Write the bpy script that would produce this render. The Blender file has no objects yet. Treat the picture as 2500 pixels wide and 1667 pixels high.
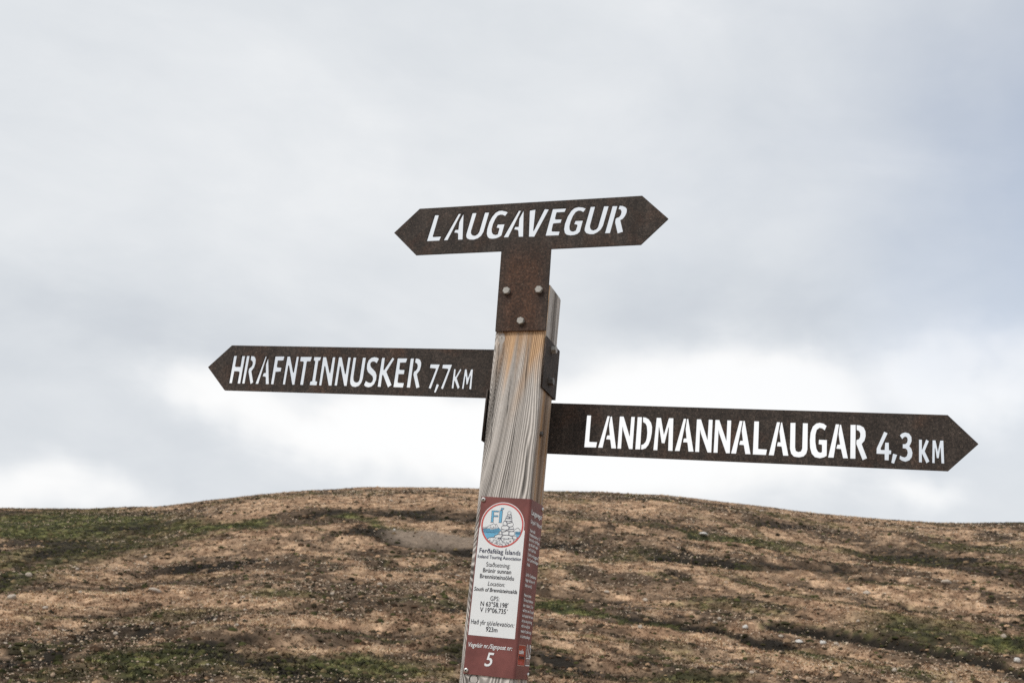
import bpy, math, random
import numpy as np
from mathutils import Matrix, Vector

random.seed(7)
RNG = np.random.default_rng(11)
scene = bpy.context.scene
COL = scene.collection

# ------------------------------------------------------------------ camera
CAM = Vector((0.71969, -2.30683, -0.70677 + 2.2568))
ROT = Matrix(((0.95606618, -0.01322301, 0.29285255),
              (0.27689123, -0.28734442, -0.91693208),
              (0.09627415, 0.95773605, -0.27105895)))
ZB = 2.2568                      # height of the signpost's local zero above the ground at the camera
cam_data = bpy.data.cameras.new('camera')
cam_data.sensor_width = 36.0
cam_data.lens = 2751.34 / 2500 * 36.0
cam_data.clip_start = 0.05
cam_data.clip_end = 20000
cam_data.dof.use_dof = True
cam_data.dof.focus_distance = 2.38
cam_data.dof.aperture_fstop = 12.0
cam = bpy.data.objects.new('camera', cam_data)
cam.matrix_world = Matrix.Translation(CAM) @ ROT.to_4x4()
COL.objects.link(cam)
scene.camera = cam

# ------------------------------------------------------------------ sky, sun, exposure
YAW = 17.7126
SUN_EL, SUN_AZ = 48.0, -122.0    # azimuth from the view axis: sun behind thin cloud, up and to the left of the view, on the viewer's side
world = bpy.data.worlds.new('World')
scene.world = world
world.use_nodes = True


class NT:
    """Small helper for building node trees."""
    def __init__(self, tree):
        self.t = tree
        tree.nodes.clear()

    def n(self, kind, **kw):
        nd = self.t.nodes.new(kind)
        for k, v in kw.items():
            setattr(nd, k, v)
        return nd

    def link(self, a, b):
        self.t.links.new(a, b)

    def put(self, sock, v):
        if hasattr(v, 'is_output') or isinstance(v, bpy.types.NodeSocket):
            self.t.links.new(v, sock)
        else:
            sock.default_value = v

    def m(self, op, a, b=None, c=None, clamp=False):
        nd = self.n('ShaderNodeMath', operation=op, use_clamp=clamp)
        for i, v in enumerate((a, b, c)):
            if v is not None:
                self.put(nd.inputs[i], v)
        return nd.outputs[0]

    def mix(self, f, a, b, blend='MIX'):
        nd = self.n('ShaderNodeMix', data_type='RGBA', blend_type=blend)
        self.put(nd.inputs[0], f)
        self.put(nd.inputs[6], a if not isinstance(a, tuple) else (*a[:3], 1))
        self.put(nd.inputs[7], b if not isinstance(b, tuple) else (*b[:3], 1))
        return nd.outputs[2]

    def noise(self, vec, scale, detail=4, rough=.5, dist=0.0, dims='3D'):
        nd = self.n('ShaderNodeTexNoise', noise_dimensions=dims)
        if vec is not None:
            self.link(vec, nd.inputs['Vector'])
        nd.inputs['Scale'].default_value = scale
        nd.inputs['Detail'].default_value = detail
        nd.inputs['Roughness'].default_value = rough
        nd.inputs['Distortion'].default_value = dist
        return nd.outputs['Fac']

    def ramp(self, f, stops, interp='LINEAR'):
        nd = self.n('ShaderNodeValToRGB')
        cr = nd.color_ramp
        cr.interpolation = interp
        while len(cr.elements) < len(stops):
            cr.elements.new(0.5)
        for e, (p, c) in zip(cr.elements, stops):
            e.position = p
            e.color = (*c, 1) if isinstance(c, tuple) else (c, c, c, 1)
        self.link(f, nd.inputs[0])
        return nd.outputs[0]


def build_world():
    w = NT(world.node_tree)
    out = w.n('ShaderNodeOutputWorld')
    bg = w.n('ShaderNodeBackground')
    w.link(bg.outputs[0], out.inputs[0])
    sky = w.n('ShaderNodeTexSky', sky_type='NISHITA')
    sky.sun_disc = False
    sky.sun_elevation = math.radians(SUN_EL)
    sky.sun_rotation = math.radians(SUN_AZ)
    sky.altitude = 900
    tc = w.n('ShaderNodeTexCoord')
    mp = w.n('ShaderNodeMapping', vector_type='POINT')
    mp.inputs['Rotation'].default_value = (0, 0, math.radians(-YAW))   # cloud map laid out by compass direction
    w.link(tc.outputs['Generated'], mp.inputs[0])
    d = mp.outputs[0]
    sp = w.n('ShaderNodeSeparateXYZ')
    w.link(d, sp.inputs[0])
    x, y, z = sp.outputs
    # warp the direction with slow noise so cloud edges are ragged
    nA = w.noise(d, 3.2, 5, .55)
    nB = w.noise(d, 2.1, 5, .55, .6)
    az = w.m('MULTIPLY', w.m('ARCTAN2', x, y), 57.2958)
    el = w.m('MULTIPLY', w.m('ARCSINE', z), 57.2958)
    azw = w.m('ADD', az, w.m('MULTIPLY', w.m('SUBTRACT', nA, .5), 26.0))
    elw = w.m('ADD', el, w.m('MULTIPLY', w.m('SUBTRACT', nB, .5), 12.0))

    def blob(a0, e0, sa, se):
        u = w.m('DIVIDE', w.m('SUBTRACT', azw, a0), sa)
        v = w.m('DIVIDE', w.m('SUBTRACT', elw, e0), se)
        r = w.m('ADD', w.m('MULTIPLY', u, u), w.m('MULTIPLY', v, v))
        return w.m('POWER', 2.71828, w.m('MULTIPLY', r, -1.0))
    def total(blobs):
        acc = None
        for (a0, e0, sa, se, amp) in blobs:
            t = w.m('MULTIPLY', blob(a0, e0, sa, se), amp)
            acc = t if acc is None else w.m('ADD', acc, t)
        return acc
    stretch = w.n('ShaderNodeMapping')
    stretch.inputs['Scale'].default_value = (1.0, 1.0, 2.2)
    w.link(d, stretch.inputs[0])
    n1 = w.noise(stretch.outputs[0], 3.5, 6, .52, .5)
    n2 = w.noise(stretch.outputs[0], 9.0, 6, .55, .3)
    # sunlit cloud showing through the breaks, with billowing edges
    m = w.m('ADD', total(SKY_BREAKS), w.m('ADD', w.m('MULTIPLY', w.m('SUBTRACT', n1, .5), .55), w.m('MULTIPLY', w.m('SUBTRACT', n2, .5), .75)))
    mr = w.n('ShaderNodeMapRange', interpolation_type='SMOOTHERSTEP')
    mr.inputs['From Min'].default_value = -.02
    mr.inputs['From Max'].default_value = 1.12
    w.link(m, mr.inputs['Value'])
    lit = mr.outputs['Result']
    deck = w.m('ADD', w.m('ADD', SKY_BASE, total(SKY_DECK)), w.m('ADD', w.m('MULTIPLY', w.m('SUBTRACT', n1, .5), .20), w.m('MULTIPLY', w.m('SUBTRACT', n2, .5), .12)))
    br = w.m('ADD', w.m('MULTIPLY', lit, 1.0), w.m('MULTIPLY', w.m('SUBTRACT', 1.0, lit), deck))
    br = w.m('MINIMUM', w.m('MAXIMUM', br, .45), 1.06)
    # cloud tint: shaded cloud is bluish lavender, bright cloud is near white
    tint = w.ramp(br, [(.5, (.88, .955, 1.08)), (.72, (.945, .995, 1.05)), (.97, (.995, 1.0, 1.0))])
    cloud = w.n('ShaderNodeVectorMath', operation='SCALE')
    w.link(tint, cloud.inputs[0])
    w.link(br, cloud.inputs['Scale'])
    blue = w.n('ShaderNodeVectorMath', operation='SCALE')
    w.link(sky.outputs[0], blue.inputs[0])
    blue.inputs['Scale'].default_value = 0.15
    thin = w.m('MINIMUM', w.m('MULTIPLY', w.m('ADD', blob(29, 27, 13, 10), w.m('MULTIPLY', blob(31, 19, 6, 3), .2)), .55), .52)
    col = w.mix(thin, cloud.outputs[0], blue.outputs[0])
    w.link(col, bg.inputs[0])
    bg.inputs[1].default_value = 1.0


SKY_BASE = .775
SKY_BREAKS = [   # azimuth from the view axis, elevation, spreads (deg), strength
    (5, 12.8, 7, 2.8, .95), (14, 14.4, 7, 2.2, .90), (7, 9.6, 11, 2.8, 1.05), (16, 11.6, 5, 2.0, .6), (23.5, 16.8, 3.2, 2.2, .75), (25.5, 14.2, 3, 2.0, .65),
    (-8, 11.0, 8.5, 1.9, .80), (-20, 5.2, 9, 1.6, .75), (23.5, 9.2, 3.0, 1.0, .60), (-3, 9.2, 6, 2.0, .7),
]
SKY_DECK = [
    (-16, 25, 12, 8, .05), (-20, 13.5, 10, 3.0, -.10), (11, 18.5, 8, 2.4, -.08), (-19, 8.0, 8, 1.2, -.01), (21.5, 12.6, 4, 1.6, .02), (3, 24, 9, 7, .02), (22, 11, 4, .8, -.06),
]
build_world()

sun_data = bpy.data.lights.new('sun', 'SUN')
sun_data.energy = 2.2
sun_data.angle = math.radians(12)
sun_data.color = (1.0, .965, .91)
sun = bpy.data.objects.new('sun', sun_data)
_a = math.radians(SUN_AZ - YAW)
_e = math.radians(SUN_EL)
_dir = Vector((math.sin(_a) * math.cos(_e), math.cos(_a) * math.cos(_e), math.sin(_e)))
sun.rotation_euler = _dir.to_track_quat('Z', 'Y').to_euler()
sun.location = (0, 0, 60)
COL.objects.link(sun)
for _n in world.node_tree.nodes:
    if _n.type == 'TEX_SKY':
        _n.sun_rotation = math.atan2(_dir.x, _dir.y)

scene.cycles.use_denoising = False      # keeps the fine texture of the turf
scene.view_settings.view_transform = 'Standard'
scene.view_settings.look = 'None'
scene.view_settings.exposure = 0.0
scene.view_settings.gamma = 1.0
scene.view_settings.use_curve_mapping = False



# ------------------------------------------------------------------ helpers
def tag(o, label=None, category=None, group=None, kind=None):
    for k, v in (('label', label), ('category', category), ('group', group), ('kind', kind)):
        if v:
            o[k] = v
    return o


def mesh_obj(name, verts, faces, mat, parent=None, smooth=False, colors=None):
    me = bpy.data.meshes.new(name)
    me.from_pydata([tuple(v) for v in verts], [], [tuple(f) for f in faces])
    if mat:
        me.materials.append(mat)
    if smooth:
        me.polygons.foreach_set('use_smooth', [True] * len(me.polygons))
    if colors is not None:
        at = me.color_attributes.new('Col', 'FLOAT_COLOR', 'POINT')
        at.data.foreach_set('color', np.asarray(colors, np.float32).ravel())
    me.update()
    return link(name, me, parent)


def link(name, me, parent=None):
    o = bpy.data.objects.new(name, me)
    COL.objects.link(o)
    if parent:
        o.parent = parent
    return o


def fast_mesh(name, V, F, mat, colors=None, smooth=False):
    """V (n,3), F (m,k) numpy arrays -> mesh."""
    me = bpy.data.meshes.new(name)
    V = np.ascontiguousarray(V, np.float32)
    F = np.ascontiguousarray(F, np.int32)
    k = F.shape[1]
    me.vertices.add(len(V))
    me.vertices.foreach_set('co', V.ravel())
    me.loops.add(F.size)
    me.loops.foreach_set('vertex_index', F.ravel())
    me.polygons.add(len(F))
    me.polygons.foreach_set('loop_start', np.arange(0, F.size, k, dtype=np.int32))
    me.polygons.foreach_set('loop_total', np.full(len(F), k, np.int32))
    if smooth:
        me.polygons.foreach_set('use_smooth', np.ones(len(F), bool))
    me.update(calc_edges=True)
    if colors is not None:
        at = me.color_attributes.new('Col', 'FLOAT_COLOR', 'POINT')
        c = np.ones((len(V), 4), np.float32)
        c[:, :3] = colors
        at.data.foreach_set('color', c.ravel())
    if mat:
        me.materials.append(mat)
    return me


def filled(polys, depth=0.0):
    """Flat polygons in (x, y), even-odd filled, extruded by depth (0 = sheet) -> mesh in x, y, z."""
    cu = bpy.data.curves.new('outline', 'CURVE')
    cu.dimensions = '2D'
    cu.fill_mode = 'BOTH'
    cu.extrude = depth / 2
    for p in polys:
        s = cu.splines.new('POLY')
        s.points.add(len(p) - 1)
        for pt, q in zip(s.points, p):
            pt.co = (q[0], q[1], 0, 1)
        s.use_cyclic_u = True
    ob = bpy.data.objects.new('outline', cu)
    COL.objects.link(ob)
    dg = bpy.context.evaluated_depsgraph_get()
    me = bpy.data.meshes.new_from_object(ob.evaluated_get(dg))
    bpy.data.objects.remove(ob)
    bpy.data.curves.remove(cu)
    return me


FRONT = Matrix(((1, 0, 0, 0), (0, 0, -1, 0), (0, 1, 0, 0), (0, 0, 0, 1)))    # (x,y,z) -> (x,-z,y): sheet facing -Y
SIDE = Matrix(((0, 0, 1, 0), (1, 0, 0, 0), (0, 1, 0, 0), (0, 0, 0, 1)))      # (x,y,z) -> (z,x,y): sheet facing +X


# value noise
_TAB = np.random.default_rng(5).random((256, 256))


def vn(x, y, s=0):
    x = np.asarray(x, float) + 17.31 * s
    y = np.asarray(y, float) - 9.77 * s
    xi, yi = np.floor(x).astype(int), np.floor(y).astype(int)
    fx, fy = x - xi, y - yi
    fx = fx * fx * (3 - 2 * fx)
    fy = fy * fy * (3 - 2 * fy)
    a, b = xi & 255, yi & 255
    a1, b1 = (a + 1) & 255, (b + 1) & 255
    return (_TAB[a, b] * (1 - fx) + _TAB[a1, b] * fx) * (1 - fy) + (_TAB[a, b1] * (1 - fx) + _TAB[a1, b1] * fx) * fy


def fbm(x, y, o=4, s=0, g=.5):
    r, a, t = 0, 1.0, 0
    for i in range(o):
        r = r + a * vn(x * 2 ** i, y * 2 ** i, s + i * 3)
        t += a
        a *= g
    return r / t


def sst(a, b, x):
    t = np.clip((x - a) / (b - a), 0, 1)
    return t * t * (3 - 2 * t)


def new_mat(name):
    m = bpy.data.materials.new(name)
    m.use_nodes = True
    t = NT(m.node_tree)
    out = t.n('ShaderNodeOutputMaterial')
    bs = t.n('ShaderNodeBsdfPrincipled')
    t.link(bs.outputs[0], out.inputs[0])
    return m, t, bs


def plain(name, col, rough=.5, metal=0.0, spec=.5, vary=.06, scale=60):
    m, t, b = new_mat(name)
    tc = t.n('ShaderNodeTexCoord')
    n = t.noise(tc.outputs['Object'], scale, 4, .6)
    lo = tuple(c * (1 - vary * 2) for c in col)
    hi = tuple(min(1, c * (1 + vary)) for c in col)
    t.link(t.ramp(n, [(.3, lo), (.65, hi)]), b.inputs['Base Color'])
    b.inputs['Roughness'].default_value = rough
    b.inputs['Metallic'].default_value = metal
    b.inputs['Specular IOR Level'].default_value = spec
    return m


# ------------------------------------------------------------------ materials of the signpost
def steel(name, stem):
    """Mill-scaled weathering steel: grey-brown with fine pale grit; stem = redder rust on the stem of the top board."""
    m, t, b = new_mat(name)
    tc = t.n('ShaderNodeTexCoord')
    o = tc.outputs['Object']
    fine = t.noise(o, 420, 3, .65)
    mid = t.noise(o, 170, 5, .7)
    big = t.noise(o, 14, 5, .6, .4)
    col = t.ramp(mid, [(.30, (.016, .0135, .012)), (.47, (.036, .0285, .024)), (.60, (.060, .046, .038)), (.74, (.105, .083, .070))])
    rusty = t.ramp(mid, [(.30, (.022, .012, .008)), (.48, (.062, .031, .019)), (.60, (.108, .052, .030)), (.76, (.19, .105, .066))])
    f = t.m('MULTIPLY', t.m('SUBTRACT', big, .50), 2.6, clamp=True)
    if stem:
        sp = t.n('ShaderNodeSeparateXYZ')
        t.link(o, sp.inputs[0])
        ax = t.m('MULTIPLY', t.m('SUBTRACT', .066, t.m('ABSOLUTE', sp.outputs[0])), 26.0, clamp=True)
        az = t.m('MULTIPLY', t.m('SUBTRACT', .225, sp.outputs[2]), 14.0, clamp=True)
        s = t.m('MULTIPLY', ax, az)
        shade_stain = None
        for bx, bz in ((-.0361, .0932), (.0395, .0931), (.0014, .0208)):      # bolt shadows painted in as dark blobs, along with some rust runoff
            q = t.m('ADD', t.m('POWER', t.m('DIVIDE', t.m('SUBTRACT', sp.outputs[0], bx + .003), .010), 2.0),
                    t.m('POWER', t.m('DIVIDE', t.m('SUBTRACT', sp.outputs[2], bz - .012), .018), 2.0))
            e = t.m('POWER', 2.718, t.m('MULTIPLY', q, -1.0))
            shade_stain = e if shade_stain is None else t.m('ADD', shade_stain, e)
        f = t.m('MAXIMUM', f, t.m('MULTIPLY', s, t.m('ADD', .55, t.m('MULTIPLY', big, .7)), clamp=True))
    c = t.mix(f, col, rusty)
    run = t.n('ShaderNodeMapping')
    run.inputs['Scale'].default_value = (1, 1, .10)
    t.link(o, run.inputs[0])
    rn = t.noise(run.outputs[0], 75, 4, .6)
    c = t.mix(1.0, c, t.ramp(rn, [(.32, .80), (.5, 1.0), (.68, 1.22)]), 'MULTIPLY')
    blot = t.noise(o, 26, 4, .6, .5)
    c = t.mix(1.0, c, t.ramp(blot, [(.32, .76), (.5, 1.0), (.66, 1.3)]), 'MULTIPLY')
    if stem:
        c = t.mix(t.m('MULTIPLY', shade_stain, .6, clamp=True), c, (.016, .010, .008))
    speck = t.m('MULTIPLY', t.m('SUBTRACT', fine, .60), 6.0, clamp=True)
    c = t.mix(t.m('MULTIPLY', speck, .9), c, (.30, .23, .18))
    pit = t.m('MULTIPLY', t.m('SUBTRACT', .40, fine), 6.0, clamp=True)
    c = t.mix(t.m('MULTIPLY', pit, .6), c, (.008, .007, .006))
    t.link(c, b.inputs['Base Color'])
    b.inputs['Roughness'].default_value = .75
    b.inputs['Specular IOR Level'].default_value = .3
    bp = t.n('ShaderNodeBump')
    bp.inputs['Strength'].default_value = .5
    bp.inputs['Distance'].default_value = .001
    t.link(t.m('ADD', mid, t.m('MULTIPLY', fine, .6)), bp.inputs['Height'])
    t.link(bp.outputs[0], b.inputs['Normal'])
    return m


MAT_STEEL = steel('weathering_steel', False)
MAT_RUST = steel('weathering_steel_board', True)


def attr_mat(name, rough=.8, spec=.3, bump=None, fine=None, trans=0):
    m, t, b = new_mat(name)
    a = t.n('ShaderNodeVertexColor', layer_name='Col')
    c = a.outputs[0]
    tc = t.n('ShaderNodeTexCoord')
    if fine:
        sc, amt = fine
        n = t.noise(tc.outputs['Object'], sc, 5, .65)
        c = t.mix(1.0, c, t.ramp(n, [(.25, 1 - amt), (.5, 1.0), (.75, 1 + amt)]), 'MULTIPLY')
    t.link(c, b.inputs['Base Color'])
    b.inputs['Roughness'].default_value = rough
    b.inputs['Specular IOR Level'].default_value = spec
    if bump:
        sc, st, di = bump
        n = t.noise(tc.outputs['Object'], sc, 6, .65)
        bp = t.n('ShaderNodeBump')
        bp.inputs['Strength'].default_value = st
        bp.inputs['Distance'].default_value = di
        t.link(n, bp.inputs['Height'])
        t.link(bp.outputs[0], b.inputs['Normal'])
    return m


def wood_mat():
    m, t, b = new_mat('weathered_wood')
    a = t.n('ShaderNodeVertexColor', layer_name='Col')
    tc = t.n('ShaderNodeTexCoord')
    mp = t.n('ShaderNodeMapping')
    mp.inputs['Scale'].default_value = (1, 1, .06)
    t.link(tc.outputs['Object'], mp.inputs[0])
    n = t.noise(mp.outputs[0], 900, 4, .6)
    c = t.mix(1.0, a.outputs[0], t.ramp(n, [(.3, .80), (.5, 1.0), (.7, 1.12)]), 'MULTIPLY')
    t.link(c, b.inputs['Base Color'])
    b.inputs['Roughness'].default_value = .82
    b.inputs['Specular IOR Level'].default_value = .25
    bp = t.n('ShaderNodeBump')
    bp.inputs['Strength'].default_value = .5
    bp.inputs['Distance'].default_value = .0012
    h = t.n('ShaderNodeAttribute', attribute_name='relief')
    t.link(t.m('ADD', h.outputs['Fac'], t.m('MULTIPLY', n, .3)), bp.inputs['Height'])
    t.link(bp.outputs[0], b.inputs['Normal'])
    return m


MAT_WOOD = wood_mat()
MAT_GALV = plain('galvanised_steel', (.40, .385, .355), .5, .35, .5, .12, 260)
MAT_GALV_DARK = plain('dull_galvanised_steel', (.16, .15, .14), .5, .5, .5, .25, 260)
MAT_SCREW = plain('stainless_steel', (.62, .60, .57), .28, .8, .5, .05, 200)
MAT_SOCKET = plain('dark_socket', (.03, .028, .026), .6)
MAT_MAROON = plain('maroon_coated_metal', (.205, .072, .064), .5, 0, .35, .12, 22)
MAT_WHITE = plain('white_print', (.84, .87, .88), .4, 0, .4, .015, 30)
MAT_INK = plain('dark_ink', (.018, .018, .028), .45, 0, .35, .02, 50)
MAT_NAVY = plain('navy_ink', (.035, .04, .085), .45, 0, .35, .02, 50)
MAT_RED = plain('red_print', (.60, .11, .10), .42, 0, .4, .03, 50)
MAT_BLUE = plain('blue_print', (.16, .47, .70), .42, 0, .4, .03, 50)
MAT_BADGE = plain('badge_red', (.37, .045, .02), .42, 0, .4, .04, 50)
MAT_PALE = plain('pale_print', (.62, .50, .47), .45, 0, .4, .06, 90)

T_HOLES = [[-2424,2245,-2097,2244,-2054,2361,-2278,2366,-2269,2359,-2157,2904,-2272,2911],[-2008,2245,-1891,2246,-1604,2909,-1682,2909],[-1629,2758,-1651,2694,-1658,2509,-1735,2510,-1761,2430,-1661,2415,-1656,2412,-1647,2245,-1523,2241,-1548,2932],[-1432,2482,-1452,2387,-1451,2335,-1423,2272,-1352,2234,-1248,2225,-1147,2253,-1071,2313,-1021,2410,-916,2901,-1033,2904,-1136,2436,-1172,2374,-1227,2341,-1273,2340,-1312,2360,-1329,2391,-1328,2450,-1223,2907,-1339,2909],[-525,2903,-627,2931,-695,2927,-773,2886,-851,2789,-911,2657,-949,2490,-954,2380,-931,2305,-872,2239,-791,2223,-701,2230,-624,2261,-581,2294,-521,2586,-701,2589,-730,2496,-656,2485,-654,2481,-684,2343,-746,2332,-799,2353,-820,2388,-828,2470,-805,2586,-757,2712,-705,2791,-638,2815,-581,2808,-522,2775,-458,2870],[-545,2244,-414,2244,-141,2899,-211,2903],[-182,2716,-187,2700,-191,2503,-276,2505,-300,2430,-199,2413,-194,2406,-173,2240,-60,2238,-86,2923],[69,2231,206,2224,523,2891,407,2908,173,2379,174,2379,197,2909,53,2891],[459,2234,778,2229,803,2332,607,2348,607,2349,631,2507,649,2526,809,2532,835,2632,675,2638,672,2642,697,2778,707,2792,889,2793,930,2893,600,2896],[1284,2900,1196,2911,1109,2891,1035,2828,959,2692,903,2518,890,2387,916,2282,972,2231,1054,2212,1141,2216,1216,2241,1268,2289,1330,2573,1146,2574,1116,2483,1189,2468,1198,2461,1162,2338,1098,2319,1048,2333,1030,2355,1020,2428,1043,2553,1087,2677,1148,2772,1212,2805,1272,2799,1329,2764,1388,2858],[1386,2468,1368,2376,1370,2323,1422,2247,1499,2218,1586,2214,1670,2251,1743,2310,1793,2398,1912,2891,1795,2896,1675,2391,1634,2342,1570,2322,1526,2336,1503,2365,1496,2425,1598,2896,1486,2899],[1877,2390,1836,2223,1961,2219,2111,2881,1990,2889],[2122,2792,2176,2780,2192,2767,2200,2737,2186,2670,2151,2615,2093,2595,2072,2580,2061,2495,2133,2200,2255,2237,2185,2518,2237,2544,2288,2609,2323,2698,2326,2784,2281,2846,2216,2879,2152,2888]]
H_HOLES = [[-7836,-1103,-7738,-1101,-7727,-790,-7610,-791,-7599,-802,-7602,-1106,-7504,-1104,-7493,-381,-7598,-383,-7597,-666,-7726,-669,-7729,-666,-7726,-378,-7830,-385],[-7473,-1103,-7382,-1101,-7366,-379,-7466,-380],[-7340,-478,-7304,-496,-7272,-535,-7267,-597,-7293,-660,-7315,-674,-7348,-706,-7350,-785,-7229,-1125,-7147,-1064,-7246,-780,-7188,-683,-7169,-581,-7177,-479,-7210,-418,-7292,-379,-7349,-380],[-7101,-1102,-6998,-1099,-6885,-381,-6938,-382],[-6894,-585,-6861,-806,-6918,-812,-6939,-897,-6844,-910,-6846,-909,-6810,-1103,-6705,-1097,-6847,-375],[-6668,-1097,-6575,-1100,-6570,-782,-6434,-768,-6427,-664,-6552,-659,-6558,-653,-6559,-490,-6409,-485,-6391,-372,-6665,-377],[-6343,-1096,-6258,-1097,-6250,-608,-6247,-608,-6078,-1098,-6002,-1096,-5996,-371,-6075,-373,-6091,-785,-6242,-372,-6333,-374],[-5964,-498,-5867,-501,-5861,-508,-5867,-1095,-5765,-1096,-5760,-520,-5750,-495,-5661,-494,-5637,-370,-5966,-376],[-5596,-463,-5559,-472,-5553,-480,-5554,-983,-5605,-996,-5609,-1093,-5403,-1096,-5395,-998,-5447,-991,-5453,-984,-5450,-478,-5408,-469,-5385,-373,-5598,-373],[-5353,-1095,-5271,-1097,-5262,-604,-5262,-604,-5092,-1095,-5000,-1093,-5007,-368,-5093,-369,-5104,-774,-5257,-369,-5355,-371],[-4941,-1087,-4855,-1089,-4851,-602,-4848,-601,-4678,-1092,-4598,-1090,-4594,-365,-4679,-366,-4688,-789,-4840,-365,-4929,-366],[-4548,-869,-4542,-970,-4520,-1040,-4455,-1099,-4361,-1112,-4274,-1080,-4223,-1003,-4198,-894,-4192,-364,-4291,-366,-4300,-915,-4323,-975,-4373,-991,-4409,-982,-4438,-943,-4451,-867,-4448,-366,-4539,-367],[-3918,-356,-3989,-344,-4066,-364,-4127,-420,-4157,-530,-4147,-639,-4107,-720,-3973,-820,-3947,-885,-3959,-961,-4006,-992,-4070,-980,-4132,-946,-4163,-1047,-4096,-1095,-4019,-1111,-3942,-1088,-3883,-1027,-3847,-918,-3851,-809,-3891,-724,-4028,-607,-4054,-542,-4044,-492,-3996,-464,-3948,-468,-3888,-507,-3846,-395],[-3803,-1088,-3704,-1092,-3704,-806,-3693,-795,-3521,-1110,-3431,-1037,-3608,-717,-3446,-394,-3514,-347,-3690,-667,-3692,-665,-3695,-360,-3786,-361],[-3393,-1089,-3130,-1091,-3117,-973,-3278,-971,-3285,-963,-3286,-766,-3148,-763,-3145,-651,-3277,-650,-3281,-645,-3284,-481,-3133,-475,-3109,-363,-3376,-365],[-3049,-1089,-2947,-1089,-2942,-360,-3038,-362],[-2914,-460,-2858,-487,-2836,-536,-2839,-601,-2866,-655,-2902,-677,-2916,-699,-2919,-764,-2798,-1106,-2707,-1072,-2817,-759,-2752,-656,-2735,-548,-2742,-472,-2781,-398,-2859,-362,-2911,-362],[-2521,-595,-2363,-607,-2362,-610,-2492,-1080,-2420,-1103,-2262,-497,-2513,-498],[-2343,-1187,-2286,-1192,-2223,-1004,-2300,-975],[-2206,-597,-2052,-608,-2049,-612,-2181,-1080,-2112,-1105,-1952,-495,-2201,-500],[-1912,-1080,-1852,-1081,-1854,-898,-1850,-895,-1747,-1102,-1704,-1050,-1800,-833,-1708,-624,-1753,-596,-1845,-791,-1844,-791,-1852,-605,-1905,-603],[-1654,-1083,-1602,-1085,-1590,-780,-1598,-772,-1556,-975,-1515,-974,-1473,-769,-1478,-761,-1471,-1084,-1412,-1089,-1422,-602,-1481,-600,-1533,-808,-1580,-603,-1632,-602]]
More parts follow.
